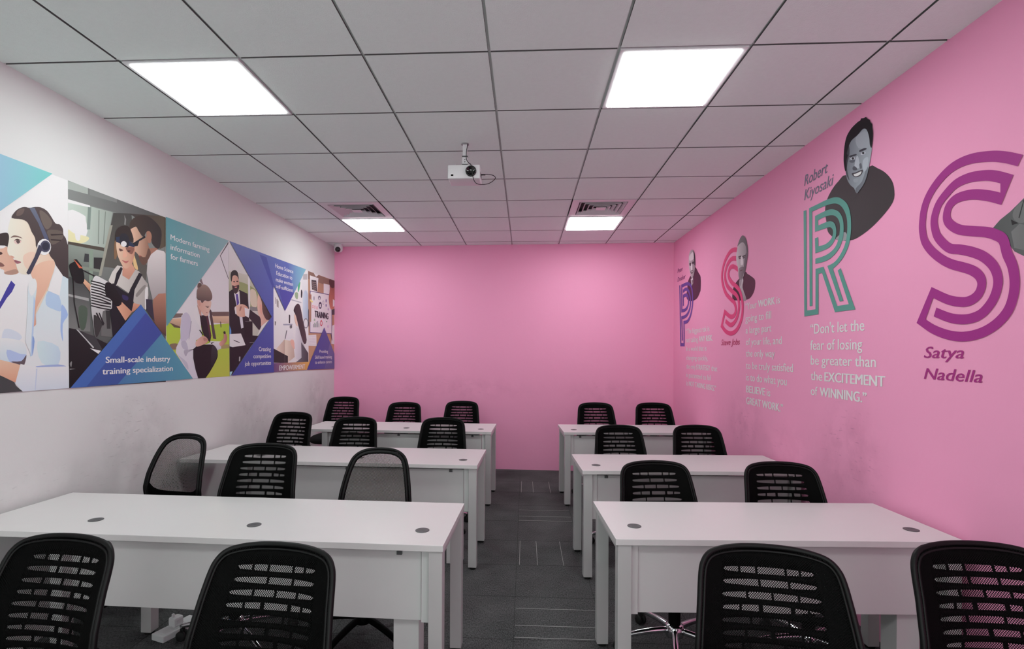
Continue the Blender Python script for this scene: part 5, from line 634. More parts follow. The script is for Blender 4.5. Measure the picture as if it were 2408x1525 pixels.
(((0.425,0.561,0.425),),[(62587,19089),(62564,19021),(62499,18964),(62404,18929),(62299,18923),(62205,18947),(62139,18995),(62115,19059),(62138,19126),(62202,19183),(62296,19218),(62401,19225),(62496,19202),(62562,19153)]),(((0.218,0.201,0.281),),[(61938,18154),(62101,18153),(62097,18539),(61934,18540)]),(((0.262,0.425,0.311),),[(62265,18170),(62430,18169),(62424,18728),(62259,18728)]),(((0.218,0.201,0.281),),[(62596,18186),(62763,18184),(62758,18651),(62591,18652)]),(((0.262,0.425,0.311),),[(62931,18202),(63099,18200),(63092,18880),(62923,18880)]),(((0.218,0.201,0.281),),[(63268,18218),(63439,18217),(63430,19016),(63260,19015)]),(((0.262,0.425,0.311),),[(63610,18235),(63782,18233),(63777,18727),(63604,18727)]),(((0.262,0.085,0.067),(0.606,0.226,0.149),'v'),[(67162,24660),(67292,24719),(68957,24722),(68995,21488),(68717,21109),(68155,20830),(67674,20790),(67332,21053),(67063,21546),(66920,22048),(66977,22496),(67158,22959),(67286,23412),(67212,23881),(67083,24336)]),(((0.101,0.041,0.038),),[(67162,24660),(67443,24719),(68957,24722),(68966,23931),(68965,23928),(68727,23761),(68389,23649),(68060,23608),(67747,23648),(67443,23757),(67225,23914),(67081,24155),(67021,24444)]),(((0.8,0.8,0.8),),[(68358,22194),(68988,22080),(68996,21377),(68370,21158)]),(((0.085,0.072,0.085),),[(67981,20712),(69001,20974),(69010,20167),(68100,20102)]),(((0.8,0.8,0.8),),[(60535,17151),(62892,17302),(63003,15909),(60594,15916),(60548,16373)]),(((0.637,0.606,0.669),),[(60740,16989),(62703,17086),(62704,17048),(60740,16952)]),(((0.637,0.606,0.669),),[(60741,16805),(62705,16896),(62706,16858),(60742,16768)]),(((0.637,0.606,0.669),),[(60743,16620),(62707,16705),(62708,16667),(60744,16583)]),(((0.637,0.606,0.669),),[(60745,16435),(62709,16515),(62710,16477),(60746,16398)]),(((0.637,0.606,0.669),),[(60747,16251),(62711,16325),(62712,16286),(60748,16214)]),(((0.637,0.606,0.669),),[(60749,16066),(62713,16134),(62714,16096),(60749,16029)]),(((0.8,0.8,0.8),),[(68117,18657),(69025,18871),(69057,16209),(67865,16277)]),(((0.112,0.085,0.143),),[(67712,17507),(67990,17517),(68196,16697),(68028,16693)]),(((0.063,0.055,0.072),),[(60481,20199),(60639,20212),(60705,18188),(60517,18178)])],[])],'panels': [('pale blue triangle',[(((0.34,0.485,0.689),(0.195,0.588,0.548),'h'),[(23038,24761),(26989,24749),(23054,20869)])]),('teal panel',[(((0.113,0.355,0.397),(0.277,0.48,0.505),'h'),[(35937,24738),(43819,24721),(36066,16977)]),(((0.168,0.409,0.432),(0.268,0.467,0.492),'h'),[(39581,24732),(43819,24721),(41793,22825),(39311,23762)])]),('blue triangle',[(((0.056,0.124,0.409),(0.103,0.355,0.443),'h'),[(33536,18316),(39048,13111),(28163,13120)]),(((0.063,0.148,0.455),),[(33544,18306),(34012,17798),(29257,13141),(28168,13126)]),(((0.049,0.08,0.355),(0.049,0.098,0.334),'v'),[(34012,17798),(35568,16459),(31580,13118),(29257,13141)])]),('indigo panel',[(((0.108,0.154,0.443),(0.056,0.075,0.355),'v'),[(43988,24723),(59591,24775),(54501,19542),(51863,22042),(52032,13099),(44358,13113),(51536,18725)]),(((0.053,0.08,0.344),),[(49078,24522),(50419,24500),(52014,21846),(51861,21454)]),(((0.119,0.168,0.455),(0.234,0.531,0.613),'h'),[(55122,24729),(59708,24769),(56602,21604)]),(((0.071,0.08,0.365),),[(52635,22121),(56602,21604),(54501,19542)])]),('purple and orange strip',[(((0.144,0.073,0.218),(0.8,0.448,0.103),'h'),[(52010,14045),(60928,14013),(60114,13095),(52018,13132)])]),('small indigo triangle',[(((0.068,0.068,0.319),(0.117,0.117,0.34),'h'),[(65373,18299),(68955,14989),(68978,12950),(60114,13095)]),(((0.174,0.16,0.394),(0.134,0.134,0.329),'v'),[(67312,16370),(68955,14989),(68978,12950),(65484,12998)])])],
'ports': {'p': ('small portrait print of a man in dark jacket beside the purple letter',[('jacket',[(((0.107,0.026,0.066),(0.066,0.016,0.042),'h'),[(60782,24086),(61117,23976),(61476,23778),(61758,23574),(61907,23390),(61975,23202),(62022,23020),(62052,22849),(62061,22685),(62097,22524),(62210,22368),(62352,22216),(62420,22053),(62382,21863),(62272,21664),(62083,21493),(61801,21364),(61445,21264),(61058,21190),(60644,21139),(60201,21112),(59765,21112),(59333,21134),(58908,21182),(58530,21268),(58204,21416),(57922,21601),(57700,21770),(57550,21866),(57458,21946),(57401,22125),(57359,22501),(57352,22975),(57417,23374),(57572,23604),(57800,23760),(58084,23942),(58452,24259),(58880,24607),(59262,24764),(59542,24540),(59771,24117),(60004,23825),(60254,23849),(60507,24009)]),(((0.746,0.667,0.714),),[(60776,23647),(60003,23759),(59994,23090),(60502,22664)]),(((0.028,0.012,0.021),),[(60411,23539),(60075,23427),(60318,22396)])],0),('head',[(((0.667,0.579,0.623),(0.27,0.211,0.244),'h'),[(61494,25878),(61489,26115),(61461,26339),(61396,26528),(61293,26674),(61155,26786),(60977,26864),(60735,26911),(60454,26926),(60198,26902),(59988,26837),(59800,26736),(59636,26606),(59493,26457),(59372,26280),(59279,26054),(59211,25750),(59169,25397),(59167,25070),(59211,24789),(59294,24532),(59405,24303),(59547,24095),(59718,23916),(59902,23794),(60105,23737),(60322,23737),(60518,23800),(60674,23943),(60808,24150),(60943,24374),(61098,24605),(61255,24853),(61377,25107),(61447,25366),(61483,25628)]),(((0.048,0.033,0.048),),[(59840,26767),(59693,26651),(59460,26367),(59279,26054),(59192,25708),(59154,25331),(59167,25070),(59258,24984),(59400,25013),(59516,25128),(59568,25348),(59592,25653),(59628,25957),(59720,26284),(59823,26610)]),(((0.796,0.73,0.763),),[(61287,26341),(60900,26483),(60350,26592),(59939,26583),(59745,26361),(59679,26024),(59776,25781),(60150,25711),(60698,25734),(61121,25812),(61323,25962),(61391,26167)]),(((0.066,0.048,0.062),),[(61223,25539),(61058,25556),(60819,25533),(60644,25482),(60583,25382),(60585,25254),(60640,25168),(60775,25157),(60964,25190),(61113,25247),(61202,25341),(61251,25460)]),(((0.066,0.048,0.062),),[(60231,25510),(60055,25520),(59801,25497),(59621,25453),(59573,25378),(59598,25283),(59668,25219),(59803,25205),(59983,25223),(60125,25263),(60214,25342),(60263,25443)]),(((0.8,0.746,0.779),),[(60642,25317),(60535,25375),(60393,25365),(60280,25289),(60201,25100),(60150,24844),(60169,24666),(60314,24617),(60531,24645),(60686,24731),(60725,24911),(60701,25148)]),(((0.107,0.058,0.074),),[(60788,24532),(60524,24555),(60131,24542),(59861,24503),(59818,24421),(59894,24311),(60010,24233),(60162,24206),(60357,24210),(60524,24245),(60675,24332),(60798,24450)]),(((0.8,0.8,0.8),),[(60630,24459),(60492,24465),(60240,24455),(60063,24437),(60035,24402),(60079,24358),(60164,24338),(60330,24367),(60538,24421)])],2)]),'s': ('portrait print of a bearded man with hand on chin by the pink letter',[('jumper',[(((0.055,0.011,0.028),(0.087,0.016,0.045),'h'),[(47475,21742),(47850,21605),(48149,21472),(48391,21305),(48580,21073),(48709,20808),(48775,20572),(48789,20389),(48740,20236),(48591,20113),(48335,20025),(47985,19967),(47541,19917),(46942,19861),(46265,19812),(45703,19795),(45331,19811),(45057,19855),(44808,19940),(44549,20074),(44314,20247),(44143,20447),(44038,20693),(43995,20967),(44033,21202),(44180,21365),(44412,21490),(44674,21614),(44982,21756),(45323,21896),(45599,22013),(45708,22113),(45747,22188),(45917,22194),(46360,22092),(46950,21917)]),(((0.683,0.623,0.652),(0.317,0.27,0.298),'v'),[(47137,21695),(47029,21844),(46873,21928),(46724,21937),(46579,21852),(46440,21695),(46360,21520),(46410,21358),(46518,21176),(46516,20933),(46253,20554),(45885,20121),(45703,19822),(45867,19717),(46216,19739),(46538,19865),(46769,20133),(46970,20510),(47111,20869),(47177,21180),(47182,21470)]),
(((0.369,0.317,0.348),),[(46969,21672),(46872,21709),(46753,21698),(46687,21633),(46718,21471),(46800,21255),(46880,21114),(46947,21107),(47012,21176),(47049,21272),(47048,21404),(47020,21562)])],0),('head',[(((0.652,0.594,0.623),(0.261,0.219,0.244),'h'),[(47855,23606),(47867,23843),(47826,24070),(47759,24284),(47667,24482),(47549,24667),(47423,24841),(47296,25014),(47161,25176),(47007,25303),(46827,25393),(46630,25447),(46432,25441),(46229,25358),(46025,25216),(45851,25052),(45718,24868),(45613,24661),(45530,24452),(45463,24245),(45417,24036),(45399,23831),(45413,23646),(45455,23465),(45518,23259),(45603,22996),(45710,22707),(45824,22447),(45935,22235),(46054,22052),(46202,21902),(46405,21772),(46640,21674),(46853,21642),(47024,21694),(47171,21815),(47291,21992),(47368,22244),(47418,22553),(47487,22849),(47614,23111),(47760,23362)]),(((0.196,0.161,0.181),(0.087,0.066,0.083),'h'),[(47626,24709),(47514,24874),(47278,25119),(47040,25310),(46838,25408),(46634,25454),(46432,25441),(46226,25357),(46024,25216),(45851,25052),(45718,24871),(45613,24666),(45530,24452),(45459,24215),(45410,23968),(45398,23765),(45446,23598),(45533,23475),(45614,23475),(45657,23679),(45694,24009),(45780,24304),(45948,24521),(46166,24705),(46394,24832),(46624,24879),(46863,24867),(47086,24840),(47319,24780),(47535,24704)]),(((0.129,0.102,0.124),),[(45869,23721),(45699,23825),(45512,23836),(45398,23765),(45406,23591),(45485,23334),(45579,23070),(45672,22812),(45781,22547),(45886,22323),(45993,22125),(46097,21968),(46170,21951),(46206,22153),(46210,22496),(46179,22839),(46105,23166),(45996,23491)]),(((0.074,0.055,0.066),),[(47378,23783),(47215,23790),(46979,23781),(46808,23761),(46749,23727),(46753,23683),(46807,23652),(46941,23640),(47128,23640),(47275,23655),(47362,23694),(47407,23747)]),(((0.062,0.045,0.055),),[(46512,23666),(46335,23676),(46084,23674),(45900,23660),(45824,23626),(45812,23580),(45867,23548),(46032,23539),(46266,23544),(46446,23559),(46532,23592),(46560,23635)]),(((0.097,0.074,0.087),),[(47275,23627),(47159,23629),(46991,23616),(46873,23596),(46842,23561),(46859,23519),(46905,23492),(46994,23493),(47113,23510),(47206,23532),(47264,23564),(47296,23603)]),(((0.074,0.055,0.066),),[(46445,23532),(46312,23535),(46126,23523),(45994,23504),(45956,23471),(45971,23429),(46025,23402),(46140,23400),(46295,23412),(46412,23431),(46467,23464),(46484,23505)]),(((0.796,0.73,0.763),),[(46807,23625),(46710,23678),(46583,23653),(46478,23565),(46394,23371),(46332,23115),(46342,22934),(46488,22877),(46709,22896),(46867,22981),(46901,23178),(46869,23440)]),(((0.279,0.235,0.261),(0.148,0.118,0.135),'h'),[(47198,22720),(46955,22748),(46631,22756),(46372,22736),(46225,22686),(46140,22608),(46112,22492),(46149,22313),(46243,22095),(46364,21912),(46511,21777),(46684,21676),(46853,21642),(47020,21700),(47181,21826),(47291,21978),(47318,22163),(47293,22371),(47263,22538),(47273,22633),(47279,22686)]),(((0.124,0.066,0.078),),[(46978,22494),(46835,22505),(46628,22506),(46483,22497),(46448,22472),(46473,22437),(46532,22410),(46639,22397),(46781,22392),(46894,22399),(46964,22426),(47003,22465)])],2)]),
'r': ('large portrait print of a smiling man in a dark jumper above the green letter',[('jumper',[(((0.058,0.045,0.051),(0.033,0.026,0.029),'v'),[(29783,25497),(29528,25480),(29301,25326),(29089,25165),(28888,25037),(28701,24901),(28528,24758),(28365,24605),(28215,24445),(28088,24284),(27988,24128),(27910,23969),(27855,23796),(27816,23590),(27800,23369),(27832,23172),(27922,23020),(28062,22891),(28245,22760),(28486,22611),(28775,22457),(29071,22316),(29357,22195),(29650,22087),(29948,21993),(30268,21912),(30595,21846),(30884,21802),(31097,21786),(31268,21793),(31459,21813),(31706,21844),(31977,21890),(32233,21946),(32460,22012),(32670,22090),(32863,22177),(33034,22276),(33186,22384),(33330,22498),(33473,22607),(33607,22722),(33714,22862),(33779,23035),(33815,23234),(33854,23453),(33920,23702),(33988,23970),(34017,24224),(33993,24446),(33931,24651),(33826,24842),(33666,25025),(33465,25192),(33257,25336),(33052,25453),(32840,25547),(32615,25621),(32389,25722),(32151,25803),(31868,25735),(31511,25349),(31117,24828),(30742,24555),(30400,24769),(30076,25207)]),(((0.327,0.327,0.348),),[(32863,22199),(32848,22255),(32732,22297),(32592,22334),(32437,22376),(32259,22412),(32105,22427),(31987,22416),(31891,22383),(31818,22319),(31756,22197),(31716,22044),(31739,21935),(31855,21901),(32036,21910),(32233,21946),(32464,22016),(32713,22113)])],0),('head',[(((0.196,0.219,0.252),(0.425,0.473,0.525),'h'),[(31751,27381),(31830,27207),(31843,27003),(31849,26789),(31871,26569),(31885,26341),(31879,26117),(31852,25900),(31805,25688),(31738,25492),(31644,25314),(31531,25153),(31414,25012),(31295,24903),(31174,24814),(31066,24717),(30982,24585),(30911,24445),(30837,24356),(30762,24344),(30684,24382),(30583,24445),(30437,24523),(30268,24625),(30119,24758),(30003,24933),(29905,25139),(29820,25348),(29745,25554),(29683,25763),(29630,25964),(29581,26142),(29542,26313),(29531,26510),(29557,26768),(29612,27054),(29683,27302),(29767,27489),(29868,27637),(29986,27749),(30122,27826),(30276,27866),(30448,27872),(30646,27837),(30865,27766),(31086,27683),(31325,27602),(31569,27508)]),(((0.141,0.154,0.181),(0.227,0.252,0.288),'h'),[(30583,24445),(30437,24523),(30268,24625),(30119,24758),(29990,24951),(29880,25174),(29820,25348),(29829,25458),(29888,25521),(29971,25499),(30074,25338),(30203,25089),(30351,24883),(30544,24781),(30757,24723),(30903,24656),(30935,24547),(30896,24430),(30837,24356),(30774,24349),(30690,24384)]),(((0.413,0.449,0.499),),[(30923,27565),(30717,27644),(30401,27646),(30137,27591),(29977,27465),(29864,27283),(29794,27103),(29748,26918),(29744,26733),(29828,26627),(30069,26633),(30405,26719),(30678,26859),(30845,27084),(30943,27362)]),(((0.066,0.07,0.087),),[(31853,27316),(31773,27420),(31667,27456),(31582,27418),(31527,27289),(31492,27087),(31494,26865),(31570,26635),(31684,26383),(31742,26121),(31671,25803),(31543,25478),(31483,25304),(31563,25373),(31710,25591),(31826,25836),(31869,26073),(31881,26334),(31882,26591),(31888,26858),(31884,27121)]),(((0.048,0.048,0.062),),[(31493,26734),(31328,26713),(31091,26665),(30917,26621),(30843,26582),(30828,26546),(30876,26529),(31026,26543),(31241,26577),(31409,26615),(31496,26661),(31532,26711)]),(((0.048,0.048,0.062),),[(30598,26702),(30470,26701),(30283,26683),(30131,26656),(30027,26614),(29955,26563),(29963,26532),(30110,26534),(30339,26556),(30518,26586),(30601,26626),(30630,26673)]),(((0.623,0.652,0.698),),[(31450,26537),(31407,26568),(31303,26581),(31201,26574),(31111,26535),(31024,26477),(30980,26425),(31000,26382),(31063,26347),(31142,26342),(31254,26391),(31383,26473)]),(((0.026,0.026,0.033),),[(31069,26428),(31080,26398),(31109,26382),(31152,26383),(31199,26400),(31242,26431),(31272,26469),(31283,26507),(31273,26536),(31243,26552),(31200,26551),(31153,26533),(31110,26503),(31080,26465)]),(((0.608,0.637,0.683),),[(30478,26430),(30437,26464),(30340,26494),(30245,26501),(30160,26470),(30078,26417),(30038,26373),(30062,26343),(30128,26321),(30206,26317),(30307,26344),(30420,26389)]),
(((0.026,0.026,0.033),),[(30152,26387),(30162,26360),(30190,26346),(30230,26348),(30274,26365),(30315,26394),(30343,26429),(30353,26463),(30344,26489),(30316,26503),(30275,26501),(30231,26484),(30190,26455),(30162,26420)]),(((0.129,0.141,0.167),),[(31491,26448),(31346,26424),(31138,26371),(30995,26319),(30971,26268),(31010,26218),(31076,26194),(31176,26215),(31305,26264),(31407,26314),(31475,26368),(31516,26423)]),(((0.525,0.566,0.623),),[(30875,26427),(30808,26466),(30737,26436),(30675,26352),(30616,26187),(30567,25969),(30552,25804),(30591,25734),(30666,25715),(30750,25722),(30854,25740),(30968,25783),(31033,25872),(31015,26051),(30947,26274)]),(((0.097,0.102,0.124),),[(31197,25930),(31162,25963),(31105,25986),(31034,25975),(30931,25901),(30816,25793),(30750,25712),(30768,25681),(30834,25677),(30910,25687),(30993,25711),(31085,25749),(31155,25792),(31192,25839),(31206,25890)]),(((0.141,0.154,0.181),),[(30593,25919),(30550,25946),(30479,25941),(30420,25907),(30382,25825),(30357,25714),(30356,25634),(30394,25605),(30457,25607),(30512,25639),(30554,25723),(30587,25837)]),(((0.074,0.066,0.078),),[(31277,25623),(31210,25631),(31074,25604),(30910,25574),(30695,25561),(30454,25545),(30293,25513),(30260,25444),(30302,25357),(30369,25289),(30449,25254),(30555,25237),(30667,25239),(30787,25258),(30914,25295),(31029,25350),(31143,25440),(31245,25550)]),(((0.8,0.8,0.8),),[(31088,25523),(31033,25522),(30940,25503),(30828,25486),(30678,25481),(30510,25477),(30401,25460),(30387,25417),(30429,25362),(30494,25322),(30579,25308),(30687,25310),(30787,25320),(30871,25336),(30945,25361),(31005,25393),(31056,25438),(31091,25490)]),(((0.348,0.38,0.425),),[(31110,25233),(30981,25225),(30794,25185),(30667,25138),(30647,25075),(30685,25003),(30745,24961),(30831,24968),(30940,25005),(31027,25053),(31090,25116),(31130,25190)]),(((0.499,0.552,0.608),),[(30281,26007),(30147,26083),(29956,26092),(29824,26036),(29801,25875),(29836,25648),(29896,25473),(29987,25381),(30106,25341),(30199,25381),(30263,25558),(30302,25815)]),(((0.008,0.007,0.01),),[(31878,25959),(31928,26070),(31980,26252),(32020,26430),(32041,26571),(32051,26707),(32049,26863),(32036,27056),(32013,27268),(31975,27468),(31926,27650),(31862,27819),(31772,27965),(31649,28082),(31500,28176),(31337,28251),(31144,28305),(30938,28340),(30768,28363),(30653,28368),(30573,28361),(30514,28362),(30486,28387),(30479,28420),(30452,28435),(30385,28416),(30300,28380),(30219,28351),(30151,28347),(30087,28350),(30028,28335),(29974,28286),(29925,28219),(29876,28159),(29820,28120),(29765,28088),(29718,28050),(29689,27997),(29669,27938),(29643,27880),(29598,27826),(29547,27772),(29509,27715),(29497,27655),(29498,27591),(29493,27514),(29473,27419),(29448,27311),(29433,27197),(29433,27077),(29443,26949),(29460,26821),(29482,26673),(29511,26525),(29545,26443),(29589,26465),(29638,26555),(29679,26666),(29700,26787),(29712,26930),(29741,27082),(29797,27255),(29870,27439),(29955,27588),(30049,27686),(30156,27748),(30277,27774),(30414,27752),(30565,27693),(30731,27638),(30926,27611),(31137,27588),(31315,27545),(31437,27468),(31525,27370),(31598,27268),(31667,27162),(31722,27052),(31748,26961),(31724,26905),(31671,26868),(31645,26818),(31678,26745),(31737,26658),(31779,26554),(31779,26414),(31762,26256),(31759,26127),(31788,26029),(31832,25959)])],2)]),'n': ('grey denim jacket shoulder of a portrait print at the right edge of the pink wall',[('jacket',[(((0.092,0.097,0.097),(0.141,0.145,0.145),'h'),[(22228,20255),(21820,20577),(21389,20781),(20835,21139),(20076,21500),(19611,18307),(20824,18956),(21193,19193),(21502,19623)]),(((0.174,0.174,0.174),),[(20869,21022),(21008,20999),(21123,20923),(21208,20835),(21263,20745),(21288,20644),(21276,20543),(21220,20438),(21129,20334),(21028,20262),(20919,20224),(20800,20217),(20680,20264),(20528,20398),(20375,20582),(20322,20741),(20443,20864),(20666,20968)]),(((0.019,0.019,0.019),),[(21360,20474),(21041,20247),(21308,20241)]),
(((0.196,0.196,0.196),(0.148,0.148,0.148),'h'),[(21344,19989),(21000,20217),(20068,19794),(20064,18868),(21210,19340)]),(((0.03,0.03,0.03),),[(20843,21090),(20811,21056),(21001,20421),(21042,20457)])],0)])},'strokes': {'p': ('purple striped letter P on the far end of the pink side wall',(0.141,0.066,0.348),[[[(65000,23502),(64509,16248)],[(64509,16248),(63177,16228)],[(63177,16228),(63271,18878)],[(63271,18878),(61965,18930),(60825,19523),(60165,20580),(60078,21714),(60555,22753),(61565,23230),(62715,23321),(64198,23295)],[(64198,23295),(64156,20307)],[(64156,20307),(62813,20320),(61908,20651),(61564,21206),(61760,21771),(62475,22042),(63544,22021)],[(63544,22021),(63528,20862)]],[[(63696,22608),(62429,22732),(61445,22321),(60877,21470),(60996,20488),(61788,19843),(62802,19551),(64144,19495)],[(64144,19495),(63843,16724)]]],0.038),'s': ('pink striped letter S in the middle of the pink side wall',(0.796,0.066,0.219),[[[(47248,24310),(48461,24588),(49549,24483),(50681,23810),(51260,22789),(51051,21790),(50263,20846),(49134,20218),(48322,19819),(47948,19294),(48083,18816),(48575,18584),(49300,18633),(50532,19131)],[(50532,19131),(51284,17843)],[(51284,17843),(50223,17277),(49009,17057),(47857,17266),(47013,17847),(46525,18632),(46503,19645),(46958,20577),(47726,21151),(48787,21639),(49487,22164),(49678,22626),(49312,23073),(48534,23090),(47400,22628)]],[[(47240,23552),(48721,23844),(49726,23611),(50383,23025),(50510,22309),(49985,21543),(48960,20963),(47891,20475),(47337,19932),(47262,19167),(47697,18405),(48479,17927),(49292,17865),(50330,18264)]]],0.041),'n': ('huge magenta striped letter S at the right edge of the pink wall',(0.369,0.03,0.244),[[[(20970,22616),(21599,22977),(22282,23266),(23245,23506),(24114,23487),(24859,23172),(25448,22679),(25773,22113),(25894,21352),(25828,20829),(25679,20454),(25291,19989),(24720,19526),(24175,19214),(23605,18991),(23110,18775),(22776,18512),(22635,18210),(22703,17875),(22913,17635),(23249,17497),(23648,17494),(24327,17655),(25223,18069)],[(25223,18069),(25944,16805)],[(25944,16805),(25213,16392),(24319,16091),(23489,15993),(22671,16117),(21998,16424),(21489,16893),(21246,17440),(21176,18033),(21272,18650),(21500,19183),(21670,19748),(21995,20018),(22422,20224),(23063,20413),(23709,20620),(24137,20882),(24414,21203),(24442,21539),(24288,21854),(23928,22031),(23406,22022),(22907,21909),(22275,21656),(21853,21437)],[(21853,21437),(21523,22087)],[(21523,22087),(22006,22367),(22496,22564),(23241,22724),(23931,22691),(24476,22417),(24930,22035),(25162,21483),(25128,21013),(24922,20537),(24339,19971),(23710,19769),(23114,19550),(22548,19241),(22096,18785),(21898,18286),(21939,17824),(22178,17340),(22628,16921),(23148,16753),(23695,16746),(24323,16873),(25091,17171)]]],0.042)},'rpoly': ('green striped letter R below the large portrait print',(0.102,0.327,0.279),[[(36542,24879),(36203,24854),(36083,18116),(35038,18113),(35047,20731),(34142,20722),(32655,18111),(31530,18121),(32626,20249),(32331,20347),(30918,17764),(32890,17763),(34298,20351),(34703,20361),(34683,17763),(36394,17743)],
[(35733,18371),(35850,24883),(35683,24880),(35448,24876),(35180,24872),(34913,24868),(34641,24866),(34353,24866),(34070,24863),(33810,24853),(33575,24839),(33355,24821),(33150,24795),(32959,24758),(32785,24711),(32628,24657),(32477,24588),(32325,24502),(32163,24393),(31998,24266),(31844,24128),(31715,23983),(31613,23830),(31532,23667),(31467,23499),(31415,23330),(31377,23159),(31353,22984),(31340,22809),(31336,22638),(31339,22470),(31351,22303),(31373,22140),(31406,21983),(31450,21832),(31505,21687),(31573,21546),(31654,21411),(31754,21279),(31871,21151),(31997,21030),(32124,20923),(32254,20830),(32389,20749),(32525,20678),(32655,20614),(32789,20557),(32926,20507),(33046,20466),(33131,20437),(32054,18364),(32415,18357),(33711,20697),(33565,20713),(33357,20735),(33131,20769),(32930,20823),(32758,20901),(32594,20996),(32441,21105),(32302,21221),(32174,21344),(32057,21477),(31955,21619),(31870,21769),(31805,21933),(31757,22109),(31724,22289),(31704,22466),(31695,22641),(31699,22817),(31717,22990),(31751,23157),(31806,23318),(31879,23477),(31965,23626),(32057,23763),(32156,23884),(32264,23994),(32379,24092),(32501,24178),(32623,24251),(32750,24310),(32888,24359),(33048,24403),(33224,24441),(33415,24471),(33636,24496),(33905,24517),(34278,24535),(34736,24549),(35178,24559),(35490,24567),(35410,18366)],[(35137,24182),(34896,24188),(34553,24196),(34195,24201),(33902,24197),(33697,24187),(33533,24171),(33386,24145),(33232,24104),(33063,24047),(32893,23976),(32731,23893),(32588,23800),(32464,23694),(32355,23576),(32261,23450),(32185,23320),(32127,23188),(32087,23051),(32062,22907),(32050,22757),(32049,22594),(32061,22420),(32088,22247),(32132,22089),(32194,21947),(32273,21814),(32369,21690),(32482,21576),(32618,21470),(32774,21372),(32944,21285),(33118,21211),(33290,21150),(33465,21103),(33657,21068),(33879,21043),(34170,21034),(34515,21040),(34841,21052),(35071,21059),(35074,21396),(34865,21392),(34568,21386),(34252,21385),(33979,21397),(33758,21423),(33557,21459),(33376,21504),(33214,21557),(33074,21616),(32954,21682),(32849,21757),(32755,21846),(32670,21951),(32597,22069),(32536,22196),(32488,22327),(32452,22467),(32427,22617),(32416,22766),(32420,22900),(32440,23017),(32475,23124),(32524,23222),(32584,23315),(32659,23404),(32748,23486),(32847,23561),(32950,23625),(33055,23677),(33165,23718),(33285,23752),(33418,23780),(33572,23803),(33742,23820),(33920,23832),(34096,23839),(34284,23839),(34484,23832),(34664,23823),(34791,23817),(34758,23475),(34570,23475),(34303,23476),(34024,23474),(33799,23467),(33645,23456),(33525,23442),(33423,23420),(33321,23386),(33215,23339),(33114,23282),(33023,23214),(32947,23135),(32887,23043),(32841,22937),(32807,22826),(32788,22718),(32781,22612),(32786,22505),(32808,22399),(32849,22299),(32915,22201),(33001,22104),(33104,22016),(33217,21941),(33329,21884),(33447,21840),(33592,21807),(33787,21780),(34082,21761),(34457,21752),(34821,21748),(35076,21744),(35136,22731),(34762,22730),(34727,22137),(34588,22125),(34389,22108),(34174,22095),(33984,22099),(33821,22122),(33665,22158),(33525,22204),(33407,22256),(33314,22316),(33241,22385),(33186,22457),(33146,22528),(33123,22598),(33118,22668),(33127,22738),(33148,22802),(33185,22863),(33236,22922),(33298,22975),(33366,23018),(33417,23045),(33461,23062),(33541,23073),(33700,23086),(34005,23103),(34421,23120),(34837,23136),(35129,23147)]]),'text': [('L','panel text','',(0.8,0.8,0.8),0,[([('Modern farming',0,3.6416,4.107)],2.3239,0.0369),([('information',0,3.642,3.9793)],2.2524,0.0375),([('for farmers',0,3.6424,3.958)],2.1844,0.0379)]),('L','panel text','',(0.8,0.8,0.8),0,[([('Small-scale industry',0.5,3.0624,3.6448)],1.4487,0.0373),([('training specialization',0.5,3.0375,3.6721)],1.3793,0.037)]),('L','panel text','',(0.8,0.8,0.8),0,[([('Creating',0,4.8997,5.1372)],1.5251,0.0403),([('competitive',0,4.8005,5.1423)],1.457,0.0391),([('job opportunities',0,4.648,5.1429)],1.3904,0.0383)]),('L','panel text','',(0.8,0.8,0.8),0,[([('Home Science',0,5.2245,5.6369)],
